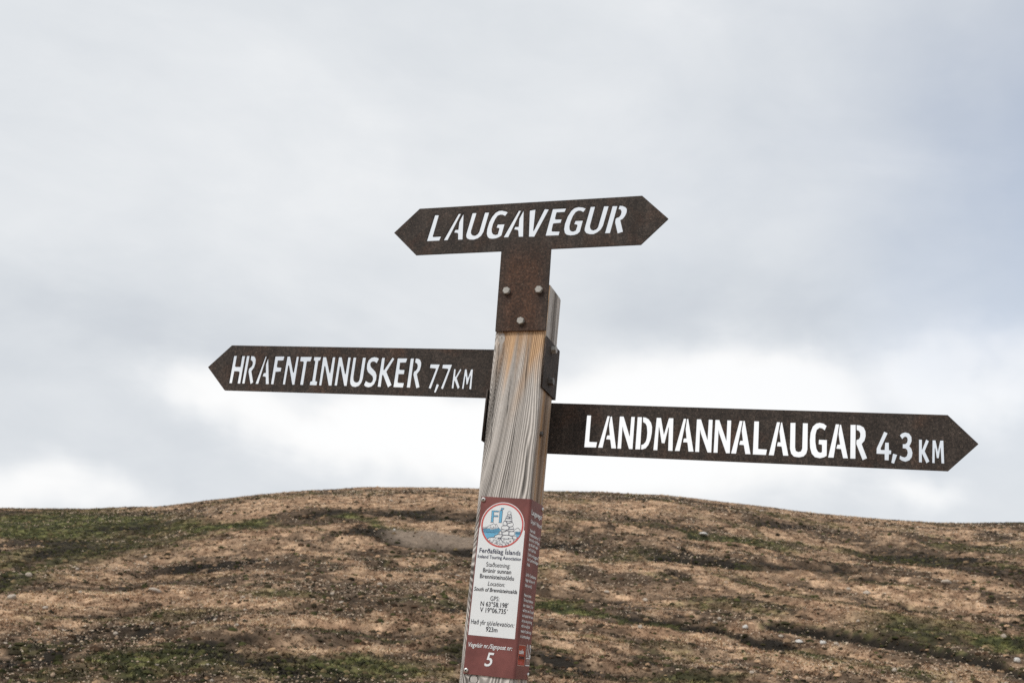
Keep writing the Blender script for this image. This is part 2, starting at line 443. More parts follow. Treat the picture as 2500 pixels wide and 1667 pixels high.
L_HOLES = [[1393,-2350,1669,-2344,1686,-2216,1507,-2215,1503,-2207,1501,-1612,1399,-1613],[1707,-2345,1817,-2344,1930,-1612,1867,-1614],[1939,-1622,1917,-1822,1953,-2048,1893,-2053,1874,-2149,1968,-2151,1974,-2162,2010,-2349,2123,-2347,1974,-1614],[2145,-2348,2236,-2347,2234,-1854,2247,-1918,2409,-2347,2492,-2347,2495,-1611,2408,-1612,2403,-2054,2239,-1610,2148,-1613],[2547,-2348,2662,-2345,2656,-1611,2551,-1612],[2680,-1725,2744,-1762,2770,-1812,2789,-1950,2785,-2075,2766,-2162,2718,-2222,2675,-2234,2676,-2347,2714,-2345,2785,-2314,2842,-2233,2881,-2105,2898,-1956,2895,-1829,2863,-1735,2798,-1653,2731,-1617,2673,-1611],[2947,-2349,3042,-2348,3046,-1828,3049,-1834,3124,-2184,3192,-2187,3259,-1827,3261,-1827,3274,-2349,3377,-2349,3353,-1612,3249,-1613,3161,-1986,3078,-1613,2978,-1614],[3418,-2347,3531,-2345,3638,-1613,3576,-1615],[3648,-1620,3630,-1847,3661,-2050,3602,-2056,3588,-2150,3684,-2149,3687,-2154,3720,-2350,3832,-2345,3676,-1613],[3863,-2349,3954,-2348,3949,-1857,3965,-1924,4134,-2351,4215,-2350,4210,-1617,4122,-1616,4117,-2071,3954,-1615,3864,-1618],[4259,-2351,4349,-2349,4348,-1852,4360,-1909,4531,-2352,4610,-2348,4610,-1618,4522,-1619,4523,-2074,4350,-1617,4266,-1618],[4632,-2350,4742,-2351,4854,-1621,4787,-1621],[4867,-1620,4839,-1839,4873,-2054,4815,-2059,4797,-2155,4893,-2157,4900,-2166,4938,-2352,5046,-2350,4895,-1619],[5093,-2353,5371,-2353,5389,-2226,5205,-2220,5202,-2218,5199,-1619,5097,-1620],[5424,-2354,5533,-2354,5641,-1622,5575,-1621],[5661,-1625,5633,-1820,5665,-2056,5606,-2058,5589,-2153,5683,-2157,5692,-2168,5727,-2352,5835,-2349,5682,-1625],[5862,-2190,5893,-2303,5952,-2363,6052,-2375,6144,-2352,6200,-2289,6222,-2199,6216,-1625,6114,-1625,6114,-2178,6089,-2236,6033,-2253,5982,-2229,5968,-2165,5961,-1623,5857,-1627],[6539,-1621,6460,-1605,6389,-1623,6320,-1689,6278,-1821,6266,-1987,6274,-2152,6313,-2285,6379,-2356,6478,-2374,6562,-2351,6615,-2316,6614,-1971,6451,-1970,6449,-2077,6507,-2083,6517,-2089,6519,-2233,6481,-2249,6438,-2231,6402,-2166,6379,-2028,6378,-1878,6401,-1772,6457,-1724,6514,-1734,6565,-1773,6605,-1670],[6644,-2352,6756,-2351,6856,-1625,6788,-1624],[6870,-1632,6848,-1838,6882,-2057,6827,-2062,6806,-2156,6896,-2160,6906,-2170,6948,-2353,7044,-2352,6894,-1631],[7092,-2354,7192,-2353,7189,-1623,7087,-1627],[7212,-1742,7261,-1762,7286,-1813,7283,-1877,7263,-1923,7212,-1947,7208,-2039,7337,-2376,7427,-2331,7315,-2034,7367,-1966,7392,-1866,7386,-1754,7351,-1674,7280,-1632,7210,-1627],[7614,-2111,7612,-2229,7772,-2229,7773,-2356,7850,-2357,7855,-2230,7896,-2224,7900,-2140,7855,-2135,7851,-1978,7782,-1979,7772,-2136,7701,-2138,7689,-2116,7828,-1781,7761,-1748],[7903,-2406,7955,-2421,8018,-2227,7938,-2205],[8116,-1900,8144,-1862,8171,-1846,8208,-1859,8223,-1910,8214,-1959,8180,-1994,8126,-1999,8126,-2093,8178,-2095,8212,-2123,8223,-2186,8207,-2244,8167,-2275,8112,-2263,8074,-2239,8063,-2319,8111,-2353,8178,-2372,8253,-2339,8301,-2271,8316,-2174,8295,-2087,8254,-2036,8276,-1996,8299,-1930,8295,-1838,8248,-1767,8173,-1748,8111,-1772,8065,-1823],[8441,-2370,8498,-2372,8498,-2195,8500,-2191,8585,-2385,8645,-2340,8553,-2129,8634,-1914,8584,-1883,8508,-2093,8498,-2093,8499,-1889,8442,-1891],[8696,-2373,8743,-2375,8747,-2064,8755,-2064,8783,-2269,8821,-2271,8850,-2060,8858,-2059,8873,-2374,8926,-2374,8913,-1892,8854,-1894,8807,-2128,8762,-1893,8705,-1893]]
EMBLEM = {"F":[[-230,-4031],[-79,-4029],[-80,-4053],[-185,-4052],[-180,-4134],[-82,-4128],[-81,-4154],[-182,-4156],[-178,-4261],[-171,-4275],[-234,-4277],[-225,-4264]],"I":[[-55,-4020],[8,-4022],[8,-4264],[5,-4275],[-55,-4274],[-45,-4260]],"acc":[[-23,-3965],[38,-3969],[4,-4007],[-36,-4009]],"m1":[[-385,-4436],[-315,-4407],[-289,-4372],[-159,-4303],[-126,-4326],[-97,-4310],[-47,-4387],[10,-4430]],"m1b":[[-126,-4326],[-105,-4365]],"m2":[[306,-4408],[377,-4364],[400,-4370],[454,-4427]],"hill1":[[-272,-4635],[-226,-4603],[-128,-4590]],"water":[[-356,-4525],[-38,-4512],[-26,-4518],[-116,-4560],[-125,-4589],[-226,-4603],[-272,-4635],[-320,-4580]],"sl":[[-384,-4440],[-321,-4425],[-253,-4417],[-198,-4436],[-146,-4425],[-79,-4407],[-39,-4393],[14,-4433],[-31,-4476],[-38,-4511],[-356,-4521]],"sr":[[333,-4453],[449,-4446],[443,-4507],[339,-4510]],"w2":[[336,-4517],[440,-4514],[404,-4566],[364,-4537]],"st":[[[154,-4024],[197,-4036],[201,-4079],[176,-4095],[131,-4091],[120,-4062]],[[131,-4094],[222,-4100],[218,-4136],[150,-4136],[115,-4120]],[[105,-4136],[174,-4146],[169,-4175],[97,-4172]],[[182,-4145],[223,-4143],[230,-4175],[173,-4175]],[[87,-4184],[226,-4179],[238,-4222],[146,-4241],[80,-4227]],[[116,-4247],[239,-4229],[248,-4246],[143,-4285]],[[66,-4235],[108,-4244],[137,-4300],[121,-4326],[49,-4327],[43,-4269]],[[139,-4289],[249,-4253],[279,-4291],[265,-4335],[188,-4354],[139,-4321]],[[42,-4338],[140,-4328],[181,-4362],[181,-4405],[119,-4423],[23,-4407],[15,-4365]],[[192,-4358],[265,-4339],[286,-4362],[286,-4391],[192,-4397]],[[24,-4415],[149,-4425],[107,-4449],[41,-4467],[19,-4444]],[[163,-4413],[290,-4395],[305,-4433],[250,-4447],[173,-4438]],[[-13,-4464],[20,-4454],[39,-4493],[31,-4526],[-22,-4525]],[[49,-4478],[158,-4435],[191,-4462],[190,-4526],[85,-4529],[45,-4514]],[[201,-4454],[309,-4440],[325,-4489],[310,-4526],[266,-4536],[201,-4526]],[[-116,-4596],[-116,-4560],[-37,-4519],[62,-4531],[16,-4598],[-75,-4597]],[[17,-4602],[85,-4533],[198,-4529],[268,-4550],[279,-4592],[153,-4607]],[[279,-4549],[326,-4532],[393,-4567],[363,-4601],[291,-4591]]],"grav":[[-267,-4645],[-224,-4617],[-127,-4600],[17,-4605],[153,-4611],[280,-4596],[363,-4605],[280,-4671],[167,-4742],[79,-4766],[-12,-4758],[-137,-4719],[-217,-4681]]}
# ------------------------------------------------------------------ signpost
signpost = bpy.data.objects.new('signpost', None)
signpost.location = (0, 0, 0)
COL.objects.link(signpost)
tag(signpost, 'grey weathered wooden trail signpost carrying three rusty steel name boards and a maroon info plate', 'signpost')


def place(o, M=None):
    o.parent = signpost if o.parent is None else o.parent
    return o


UP = Matrix.Translation((0, 0, ZB))
PW, PD, PR = .06, .1065, .007        # half width, depth, edge radius


def build_post():
    # cross section: rounded rectangle, finely sampled on the two faces in view
    prof = []
    nf, ns = 116, 92

    def arc(cx, cy, a0, a1, n):
        for i in range(n):
            a = math.radians(a0 + (a1 - a0) * i / n)
            prof.append((cx + PR * math.cos(a), cy + PR * math.sin(a)))
    for i in range(nf):
        prof.append((-PW + PR + (2 * PW - 2 * PR) * i / nf, 0))
    arc(PW - PR, PR, -90, 0, 9)
    for i in range(ns):
        prof.append((PW, PR + (PD - 2 * PR) * i / ns))
    arc(PW - PR, PD - PR, 0, 90, 5)
    for i in range(24):
        prof.append((PW - PR - (2 * PW - 2 * PR) * i / 24, PD))
    arc(-PW + PR, PD - PR, 90, 180, 5)
    for i in range(36):
        prof.append((-PW, PD - PR - (PD - 2 * PR) * i / 36))
    arc(-PW + PR, PR, 180, 270, 9)
    prof = np.array(prof)
    nc = len(prof)
    zs = np.concatenate([np.linspace(-2.9, -.84, 42)[:-1], np.arange(-.84, .1060, .0026)])
    top = [(.1065, 0), (.1085, .0008), (.1105, .0024), (.1120, .0048), (.1130, .0085)]
    rows = []
    for z in zs:
        rows.append((z, 0.0))
    rows += top
    Z = np.array([r[0] for r in rows])
    ins = np.array([r[1] for r in rows])
    X = np.repeat(prof[None, :, 0], len(Z), 0)
    Y = np.repeat(prof[None, :, 1], len(Z), 0)
    cx, cy = 0.0, PD / 2
    X = cx + (X - cx) * (1 - ins[:, None] / PW)
    Y = cy + (Y - cy) * (1 - ins[:, None] / (PD / 2))
    Zg = np.repeat(Z[:, None], nc, 1)
    per = np.arange(nc)[None, :] / nc + 0 * Zg
    # slight unevenness of the sawn timber
    wob = (fbm(per * 14, Zg * 5, 3, 4) - .5) * .0016
    nx, ny = np.sign(X) * (np.abs(np.abs(X) - PW) < .002), np.sign(Y - cy) * (np.abs(np.abs(Y - cy) - cy) < .002)
    X2, Y2 = X + nx * (wob - .0008), Y + ny * (np.minimum(wob, .0006) - .0006) * (ny > 0) + ny * 0.0

    # --- grain field: iso-lines follow the year rings cut by each face
    u = X + .06
    front = (Y < .0045) & (ny <= 0)
    right = (X > .053) & ~front
    z0 = -.40
    k = .32 * np.exp(-u / .036) + .045
    S = k * (np.clip(Zg, -.9, .2) - z0)
    sb = .0085 / (1 + np.exp(-(Zg + .105) / .016)) * sst(.045, .09, u)
    g1 = u - S + sb + (fbm(u * 9, Zg * 2.6, 3, 1) - .5) * .018 + (fbm(u * 60, Zg * 12, 2, 2) - .5) * .0016
    kn1 = np.hypot((X + .0418) / 1.0, (Zg + .018) / 1.7)
    kn2 = np.hypot(X + .0264, Zg + .7508)
    g1 = g1 + .016 * np.exp(-(kn1 / .012) ** 2) + .012 * np.exp(-(kn2 / .02) ** 2)
    # cathedral figure near the right edge of the front face
    g1 = g1 - .011 * np.exp(-((u - .112) / .013) ** 2) * sst(-.11, -.24, Zg)
    g2 = Y * 1.0 + .03 * (fbm(Y * 10, Zg * 1.6, 3, 8) - .5) + (fbm(Y * 70, Zg * 10, 2, 9) - .5) * .002
    g3 = per * .45 + (fbm(per * 10, Zg * 2, 3, 6) - .5) * .02
    g = np.where(front, g1, np.where(right, g2 + .31, g3 + .7))
    # year rings: narrow pale summer ridges between grey hollows, spacing 3-5 mm
    ph = g / .0046 + 1.6 * vn(g * 60, 0 * g, 3)
    saw = ph - np.floor(ph)
    ring = np.exp(-((saw - .5) / .20) ** 2)
    band = vn(g * 75, 0 * g + 3, 7)
    fib = fbm(g * 900, Zg * 6, 3, 12)
    streak = fbm(g * 160, Zg * 1.5, 3, 15)
    tone = fbm(g * 34, Zg * .6, 2, 18)
    val = .50 + .78 * (ring - .35) * (.45 + .9 * band) + .25 * (band - .5) + .24 * (fib - .5) + .55 * (streak - .5) + .80 * (tone - .5)
    val = val - np.where(front, .22 * np.exp(-((u - .100 + .05 * (Zg + .3)) / .006) ** 2) * sst(-.18, -.26, Zg) + .14 * sst(.03, .012, u) * sst(-.06, -.2, Zg) * (1 - ring), 0)
    dark, light = np.array((.070, .061, .053)), np.array((.76, .715, .665))
    v = np.clip(val, .02, 1)[..., None]
    col = dark + (light - dark) * v ** 1.25
    # unweathered orange wood: below the top board, along the right-hand arris and the sheltered strip of the right face
    wv = fbm(g * 60, Zg * 2.5, 3, 21)
    warm = np.where(front,
                    sst(-.12, .01, Zg + (wv - .5) * .17) * sst(.010, .026, u) * 1.0
                    + .55 * np.exp(-((u - .082 - .25 * (Zg + .1)) / .010) ** 2) * sst(-.24, -.10, Zg) * (Zg < .02)
                    + .35 * np.exp(-((u - .014) / .006) ** 2) * sst(-.16, -.06, Zg), 0)
    warm = warm + np.where(right, sst(-.09, -.14, Zg) * (.35 + .55 * wv - .3 * sst(.03, .004, Y)) * sst(-.75, -.45, Zg + .12 * wv), 0)
    warm = warm + np.where(right, .35 * sst(.55, .7, wv) * sst(.02, -.03, Zg), 0)
    col = np.clip(np.where(right[..., None], col * 1.4, col), 0, .85)  # whole right face painted lighter, in place of light it does not catch
    warm = np.clip(warm, 0, 1)[..., None]
    wd, wl = np.array((.13, .065, .030)), np.array((.78, .52, .31))
    wcol = wd + (wl - wd) * v ** 1.1
    col = col * (1 - warm) + wcol * warm
    # weather checks (cracks)
    crack = np.zeros_like(Zg)

    def check(c, mask, off, z_a, z_b, w):
        wig = (fbm(0 * Zg + off * 90, Zg * 14, 3, 31) - .5) * .005
        on = sst(z_a, z_a + .03, Zg) * sst(z_b, z_b - .04, Zg)
        return np.maximum(c, mask * on * np.exp(-((off - wig) / w) ** 2))
    crack = check(crack, front, u - .0135 + .01 * Zg, -.28, -.005, .0007)
    crack = check(crack, front, u - .066 - .03 * (Zg + .3), -.37, -.20, .0007)
    crack = check(crack, front, u - .101, -.38, -.24, .0010)
    crack = check(crack, front, u - .047 - .02 * (Zg + .2), -.21, -.09, .0006)
    crack = check(crack, front, u - .082 + .01 * Zg, -.15, -.01, .0007)
    crack = check(crack, front, u - .030 - .05 * (Zg + .3), -.37, -.27, .0007)
    crack = check(crack, right, Y - .034, .01, .095, .0016)
    crack = check(crack, right, Y - .070, -.02, .06, .0014)
    crack = check(crack, right, Y - .088, -.03, .09, .0009)
    crack = check(crack, right, Y - .052, -.06, .02, .0010)
    col = col * (1 - .88 * crack[..., None])
    # knots
    d1 = np.where(front, kn1, 1.0)
    col = np.where((d1 < .0075)[..., None], np.array((.50, .465, .43)) * (.8 + .5 * vn(kn1 * 900, 0 * g))[..., None], col)
    col = np.where((d1 < .0019)[..., None], np.array((.16, .14, .125)), col)
    tail = np.where(front, np.exp(-((X + .0425 + .04 * (Zg + .018)) / .0045) ** 2) * sst(-.075, -.03, Zg) * (Zg < -.018), 0)[..., None]
    col = col * (1 - tail) + tail * np.array((.47, .435, .40)) * (.75 + .4 * fib[..., None])
    d2 = np.where(front, kn2, 1.0)
    col = np.where((d2 < .0085)[..., None], np.array((.52, .49, .46)) * (.85 + .3 * fib)[..., None], col)
    col = np.where(((d2 > .0083) & (d2 < .0104))[..., None], np.array((.02, .017, .015)), col)
    relief = np.clip(val, 0, 1) - 1.6 * crack
    V = np.stack([X2, Y2, Zg], -1).reshape(-1, 3)
    nr = len(Z)
    i = np.arange(nr - 1)[:, None] * nc
    j = np.arange(nc)[None, :]
    j2 = (j + 1) % nc
    F = np.stack([i + j, i + j2, i + nc + j2, i + nc + j], -1).reshape(-1, 4)
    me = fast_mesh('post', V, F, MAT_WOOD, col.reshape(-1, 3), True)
    at = me.attributes.new('relief', 'FLOAT', 'POINT')
    at.data.foreach_set('value', relief.astype(np.float32).ravel())
    o = place(link('post', me))
    o.location = (0, 0, ZB)
    # end grain on top
    n_top = (nr - 1) * nc
    ring_v = V[n_top:n_top + nc]
    tv = [tuple(ring_v.mean(0) + np.array((0, 0, .0008)))] + [tuple(p) for p in ring_v]
    tf = [(0, 1 + q, 1 + (q + 1) % nc) for q in range(nc)]
    cap = mesh_obj('end_grain', tv, tf, MAT_ENDGRAIN, o)
    return o


MAT_ENDGRAIN = plain('end_grain_wood', (.30, .275, .25), .85, 0, .2, .25, 120)
post = build_post()


def hexbolt(name, mat, r=.0088, h=.0068):
    """Hexagon head with chamfer over a thin washer face, pointing along +Z."""
    v, f = [], []
    rings = [(r * .98, 0, 24), (r * .98, .0009, 24)]
    for rr, z in ((r, .0009), (r, h - .0012), (r * .87, h)):
        rings.append((rr, z, 6))
    base = 0
    prev = None
    for rr, z, n in rings:
        idx = []
        for i in range(n):
            a = 2 * math.pi * i / n
            v.append((rr * math.cos(a), rr * math.sin(a), z))
            idx.append(len(v) - 1)
        if prev is not None and len(prev) == n:
            for i in range(n):
                f.append((prev[i], prev[(i + 1) % n], idx[(i + 1) % n], idx[i]))
        elif prev is not None:
            f.append(tuple(prev))
        prev = idx
    f.append(tuple(prev))
    me = bpy.data.meshes.new(name)
    me.from_pydata(v, [], f)
    me.materials.append(mat)
    return me


def panhead(name):
    """Pan-head screw with a sunk six-lobe socket, pointing along +Z."""
    prof = [(.0052, 0), (.0052, .0009), (.0046, .0022), (.0033, .0030), (.0018, .0033), (.0017, .0012), (0.0001, .0012)]
    n = 18
    v, f, mi = [], [], []
    for k, (r, z) in enumerate(prof):
        for i in range(n):
            a = 2 * math.pi * i / n
            rr = r * (1 + (.16 * math.cos(6 * a) if k in (4, 5) else 0))
            v.append((rr * math.cos(a), rr * math.sin(a), z))
    for k in range(len(prof) - 1):
        for i in range(n):
            f.append((k * n + i, k * n + (i + 1) % n, (k + 1) * n + (i + 1) % n, (k + 1) * n + i))
            mi.append(1 if k >= 4 else 0)
    me = bpy.data.meshes.new(name)
    me.from_pydata(v, [], f)
    me.materials.append(MAT_SCREW)
    me.materials.append(MAT_SOCKET)
    me.polygons.foreach_set('material_index', mi)
    return me


def bolt_at(parent, me, pos, axis, turn, name):
    o = link(name, me, parent)
    R = (FRONT if axis == 'front' else SIDE).to_3x3() @ Matrix.Rotation(math.radians(turn), 3, 'Z')
    o.matrix_local = Matrix.Translation(pos) @ R.to_4x4()
    return o


ME_BOLT = hexbolt('bolt', MAT_GALV)
ME_BOLT_TALL = hexbolt('bolt', MAT_GALV, .0092, .0105)
ME_BOLT_DARK = hexbolt('bolt', MAT_GALV_DARK, .0092, .0105)
ME_SCREW = panhead('screw')


def pts(flat, s=1e-4):
    return [(flat[i] * s, flat[i + 1] * s) for i in range(0, len(flat), 2)]


def plate(name, outline, holes, mat, label, y_front, th=.005):
    me = filled([outline] + [pts(h) for h in holes], th)
    me.transform(FRONT)
    me.transform(Matrix.Translation((0, y_front + th / 2, 0)))
    me.materials.clear()
    me.materials.append(mat)
    for p in me.polygons:
        p.use_smooth = False
    o = link(name, me, signpost)
    o['label'] = label
    return o


# top board: arrow at both ends on a broad stem
T_OUT = [(-.3257, .2498), (-.2658, .3080), (.2665, .3080), (.3260, .2498), (.2665, .1916), (.0618, .1914), (.0600, -.0012), (-.0570, -.0012), (-.0556, .1914), (-.2658, .1916)]
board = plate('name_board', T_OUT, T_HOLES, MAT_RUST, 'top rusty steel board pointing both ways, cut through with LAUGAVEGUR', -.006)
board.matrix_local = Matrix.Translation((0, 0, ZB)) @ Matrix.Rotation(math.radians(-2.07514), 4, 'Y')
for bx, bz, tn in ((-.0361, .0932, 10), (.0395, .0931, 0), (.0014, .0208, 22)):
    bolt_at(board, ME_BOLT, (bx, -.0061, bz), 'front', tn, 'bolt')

# the two arrow boards, each bent round a side of the post
YB = PD + .006
H_OUT = [(-.8495, -.0703), (-.7914, -.0120), (.0633, -.0120), (.0633, -.1285), (-.7914, -.1285)]
L_OUT = [(-.0633, -.1363), (.8998, -.1363), (.9578, -.1945), (.8998, -.2526), (-.0633, -.2526)]
for nm, out, holes, sx, lab, bz in (
        ('direction_board', H_OUT, H_HOLES, 1, 'rusty steel arrow board pointing left, cut through with HRAFNTINNUSKER 7,7 KM', (-.0286, -.1019)),
        ('direction_board', L_OUT, L_HOLES, -1, 'rusty steel arrow board pointing right, cut through with LANDMANNALAUGAR 4,3 KM', (-.162, -.228))):
    b = plate(nm, out, holes, MAT_STEEL, lab, YB)
    b.location = (0, 0, ZB)
    z0, z1 = out[-1][1], (out[2][1] if sx > 0 else out[0][1])
    fl = filled([[(-.0045, z0), (YB - .0005, z0), (YB - .0005, z1), (-.0045, z1)]], .0030)
    fl.transform(SIDE)
    fl.transform(Matrix.Translation((sx * (PW + .0018), 0, 0)))
    fl.materials.clear()
    fl.materials.append(MAT_STEEL)
    fo = link('flange', fl, b)
    for z in bz:
        o = bolt_at(b, ME_BOLT_TALL if z > -.05 else ME_BOLT_DARK, (sx * (PW + .0034), .0500, z), 'side', 12 if z > -.05 else 40, 'bolt')
        if sx < 0:
            o.matrix_local = Matrix.Translation((-(PW + .0034), .0500, z)) @ Matrix.Rotation(math.radians(-90), 4, 'Y')

# end of a bolt sunk in a hollow of the right-hand face
bolt_at(post, hexbolt('bolt_end', MAT_GALV_DARK, .0062, .006), (PW - .0005, .030, -.2259), 'side', 15, 'bolt_end')

# ------------------------------------------------------------------ info plate
FY = -.0025                       # front plane of the plate
SX = .0622                        # its side plane
IZ0, IZ1 = -.7415, -.3740


def build_info():
    inner, outer = [], []
    t = .0018
    cx, cy, r = .0560, .0037, .0062
    outer.append((-.0497, FY))
    inner.append((-.0497, FY + t))
    for i in range(9):
        a = math.radians(-90 + 90 * i / 8)
        outer.append((cx + r * math.cos(a), cy + r * math.sin(a)))
        inner.append((cx + (r - t) * math.cos(a), cy + (r - t) * math.sin(a)))
    outer.append((SX, .0985))
    inner.append((SX - t, .0985))
    prof = outer + inner[::-1]
    n = len(prof)
    v = [(x, y, IZ0) for x, y in prof] + [(x, y, IZ1) for x, y in prof]
    f = [(i, (i + 1) % n, n + (i + 1) % n, n + i) for i in range(n)]
    k = len(outer)
    for i in range(k - 1):
        f.append((i, n - 1 - i, n - 2 - i, i + 1))
        f.append((n + i, n + i + 1, 2 * n - 2 - i, 2 * n - 1 - i))
    o = mesh_obj('info_plate', v, f, MAT_MAROON, signpost)
    o.location = (0, 0, ZB)
    o['label'] = 'maroon metal plate bent round the post corner with white printed panel and round cairn emblem'
    return o


info = build_info()


def sheet(name, polys, mat, lift, face='front', parent=info):
    me = filled(polys)
    me.transform(FRONT if face == 'front' else SIDE)
    me.transform(Matrix.Translation((0, FY - lift, 0) if face == 'front' else (SX + lift, 0, 0)))
    me.materials.clear()
    me.materials.append(mat)
    return link(name, me, parent)


def circle(cx, cz, r, n=64, a0=0, a1=360):
    return [(cx + r * math.cos(math.radians(a0 + (a1 - a0) * i / n)), cz + r * math.sin(math.radians(a0 + (a1 - a0) * i / n))) for i in range(n)]


def strokes(lines, w):
    """Ink lines as thin quads with mitred joins."""
    polys = []
    for ln, closed in lines:
        p = [Vector(q) for q in ln]
        m = len(p)
        for i in range(m if closed else m - 1):
            a, b = p[i], p[(i + 1) % m]
            d = (b - a)
            if d.length < 1e-6:
                continue
            d.normalize()
            nn = Vector((-d.y, d.x)) * w / 2
            a2, b2 = a - d * w * .35, b + d * w * .35
            polys.append([a2 - nn, b2 - nn, b2 + nn, a2 + nn])
    return polys


def quads(name, polys, mat, lift, parent):
    v, f = [], []
    for k, q in enumerate(polys):
        e = lift + (k % 5) * 4e-6
        f.append(tuple(range(len(v), len(v) + 4)))
        v += [(a[0], FY - e, a[1]) for a in q]
    return mesh_obj(name, v, f, mat, parent)


EC, ER = (.0032, -.4328), .0486
# white panel: a rectangle whose head is the emblem's disc
body = [(-.0473, -.6635), (.0540, -.6635), (.0540, -.4420)]
head = circle(EC[0], EC[1], ER, 40, -8, 188)
sheet('white_panel', [body + head + [(-.0473, -.4420)]], MAT_WHITE, .0002)

# emblem
em = sheet('emblem', [circle(EC[0], EC[1], .0470), circle(EC[0], EC[1], .0436)], MAT_RED, .00045)
em['label'] = 'round red ringed emblem of a stone cairn before blue mountains with the letters FÍ'


def epts(k):
    return [(a * 1e-4, b * 1e-4) for a, b in EMBLEM[k]]


for k_ in ('water', 'w2'):
    sheet('blue_print', [epts(k_)], MAT_BLUE, .0005)
for k_ in ('sl', 'sr'):
    sheet('blue_print', [epts(k_)], MAT_BLUE, .00055)
sheet('emblem_letter', [epts('F')], MAT_BLUE, .0006)
sheet('emblem_letter', [epts('I')], MAT_BLUE, .0006)
sheet('emblem_letter', [epts('acc')], MAT_BLUE, .0006)
stones_e = [[(a * 1e-4, b * 1e-4) for a, b in q] for q in EMBLEM['st']]
for q in stones_e[:]:
    pass
sheet('cairn_print', [stones_e[0]], MAT_WHITE, .00058)
lines = [(epts(k), True) for k in ('F', 'I', 'acc')]
quads('ink_outline', strokes(lines, .0006), MAT_NAVY, .0007, info)
lines = [(epts(k), False) for k in ('m1', 'm1b', 'm2', 'hill1')] + [(q, True) for q in stones_e]
a, b = epts('sl')[0], epts('sl')[-1]
lines += [([(-.0385, -.4493), (-.0100, -.4497)], False), ([(.0335, -.4487), (.0440, -.4490)], False)]
rr = random.Random(3)
for i in range(16):
    x = -.0385 + .0335 * i / 15
    top = -.4395 + .0035 * rr.random() - .0012 * abs(i - 8) / 8
    lines.append(([(x + .0012 * (8 - i) / -8 * 1.5, top), (x + .0022 * (i - 8) / 8, -.4490)], False))
for i in range(7):
    x = .0340 + .0105 * i / 6
    lines.append(([(x, -.4432 - .001 * rr.random()), (x + .0004, -.4482)], False))
quads('ink_drawing', strokes(lines, .00062), MAT_NAVY, .00075, info)
# lava field under the cairn: a tangle of short curls
lines = []
gx = epts('grav')


def inside(x, z, poly):
    c = False
    for i in range(len(poly)):
        (x1, z1), (x2, z2) = poly[i - 1], poly[i]
        if (z1 > z) != (z2 > z) and x < (x2 - x1) * (z - z1) / (z2 - z1) + x1:
            c = not c
    return c


while len(lines) < 95:
    x, z = rr.uniform(-.031, .04), rr.uniform(-.4765, -.4550)
    if not inside(x, z, gx):
        continue
    a0, rad, sw = rr.uniform(0, 6.28), rr.uniform(.0007, .0020), rr.choice((-1, 1))
    lines.append(([(x + rad * math.cos(a0 + sw * .55 * i), z + rad * math.sin(a0 + sw * .55 * i)) for i in range(6)], False))
quads('ink_curls', strokes(lines, .0004), MAT_NAVY, .00078, info)

# ---- lettering
FONT = None


def raw_text(body, bold, italic, extra=0.0):
    cu = bpy.data.curves.new('lettering', 'FONT')
    cu.body = body
    cu.size = 1.0
    cu.resolution_u = 3
    cu.offset = (.011 if bold else 0.0) + extra
    cu.shear = .22 if italic else 0.0
    ob = bpy.data.objects.new('lettering', cu)
    COL.objects.link(ob)
    dg = bpy.context.evaluated_depsgraph_get()
    me = bpy.data.meshes.new_from_object(ob.evaluated_get(dg))
    bpy.data.objects.remove(ob)
    bpy.data.curves.remove(cu)
    n = len(me.vertices)
    co = np.empty(n * 3, np.float32)
    me.vertices.foreach_get('co', co)
    return me, co.reshape(-1, 3)


_h, _c = raw_text('H', False, False)
CAP = float(_c[:, 1].max() - _c[:, 1].min())
bpy.data.meshes.remove(_h)


def lettering(body, x0, x1, z, cap, mat, bold=False, italic=False, face='front', parent=info, name='lettering', lift=.00065):
    me, co = raw_text(body, bold, italic, .012 if face == 'side' else 0.0)
    lo, hi = co[:, 0].min(), co[:, 0].max()
    co[:, 0] = x0 + (co[:, 0] - lo) * (x1 - x0) / (hi - lo)
    co[:, 1] = z + co[:, 1] * cap * 1.07 / CAP
    co[:, 2] = 0
    me.vertices.foreach_set('co', co.ravel())
    me.transform(FRONT if face == 'front' else SIDE)
    me.transform(Matrix.Translation((0, FY - lift, 0) if face == 'front' else (SX + lift, 0, 0)))
    me.materials.clear()
    me.materials.append(mat)
    return link(name, me, parent)


for args in (
        ('Ferðafélag Íslands', -.0417, .0494, -.4931, .0088, MAT_NAVY, True, False),
        ('Iceland Touring Association', -.0442, .0515, -.5043, .0064, MAT_NAVY, True, False),
        ('Staðsetning:', -.0236, .0294, -.5210, .0084, MAT_INK, False, False),
        ('Brúnir sunnan', -.0294, .0329, -.5332, .0080, MAT_INK, True, False),
        ('Brennisteinsöldu', -.0348, .0401, -.5458, .0080, MAT_INK, True, False),
        ('Location:', -.0159, .0219, -.5602, .0081, MAT_INK, False, True),
        ('South of Brennisteinsalda', -.0450, .0499, -.5725, .0072, MAT_INK, True, True),
        ('GPS:', -.0071, .0126, -.5902, .0084, MAT_INK, False, False),
        ('N 63°58.198′', -.0273, .0333, -.6026, .0088, MAT_INK, True, False),
        ('V 19°06.735´', -.0275, .0335, -.6149, .0088, MAT_INK, True, False),
        ('Hæð yfir sjó/', -.0440, .0035, -.6406, .0088, MAT_INK, False, False),
        ('elevation:', .0042, .0503, -.6406, .0088, MAT_INK, False, True),
        ('923m', -.0103, .0151, -.6532, .0086, MAT_INK, True, False),
        ('Vegvísir nr./Signpost nr:', -.0446, .0507, -.6868, .0082, MAT_WHITE, True, True),
        ('5', -.0061, .0132, -.7220, .0250, MAT_WHITE, True, True)):
    lettering(*args)

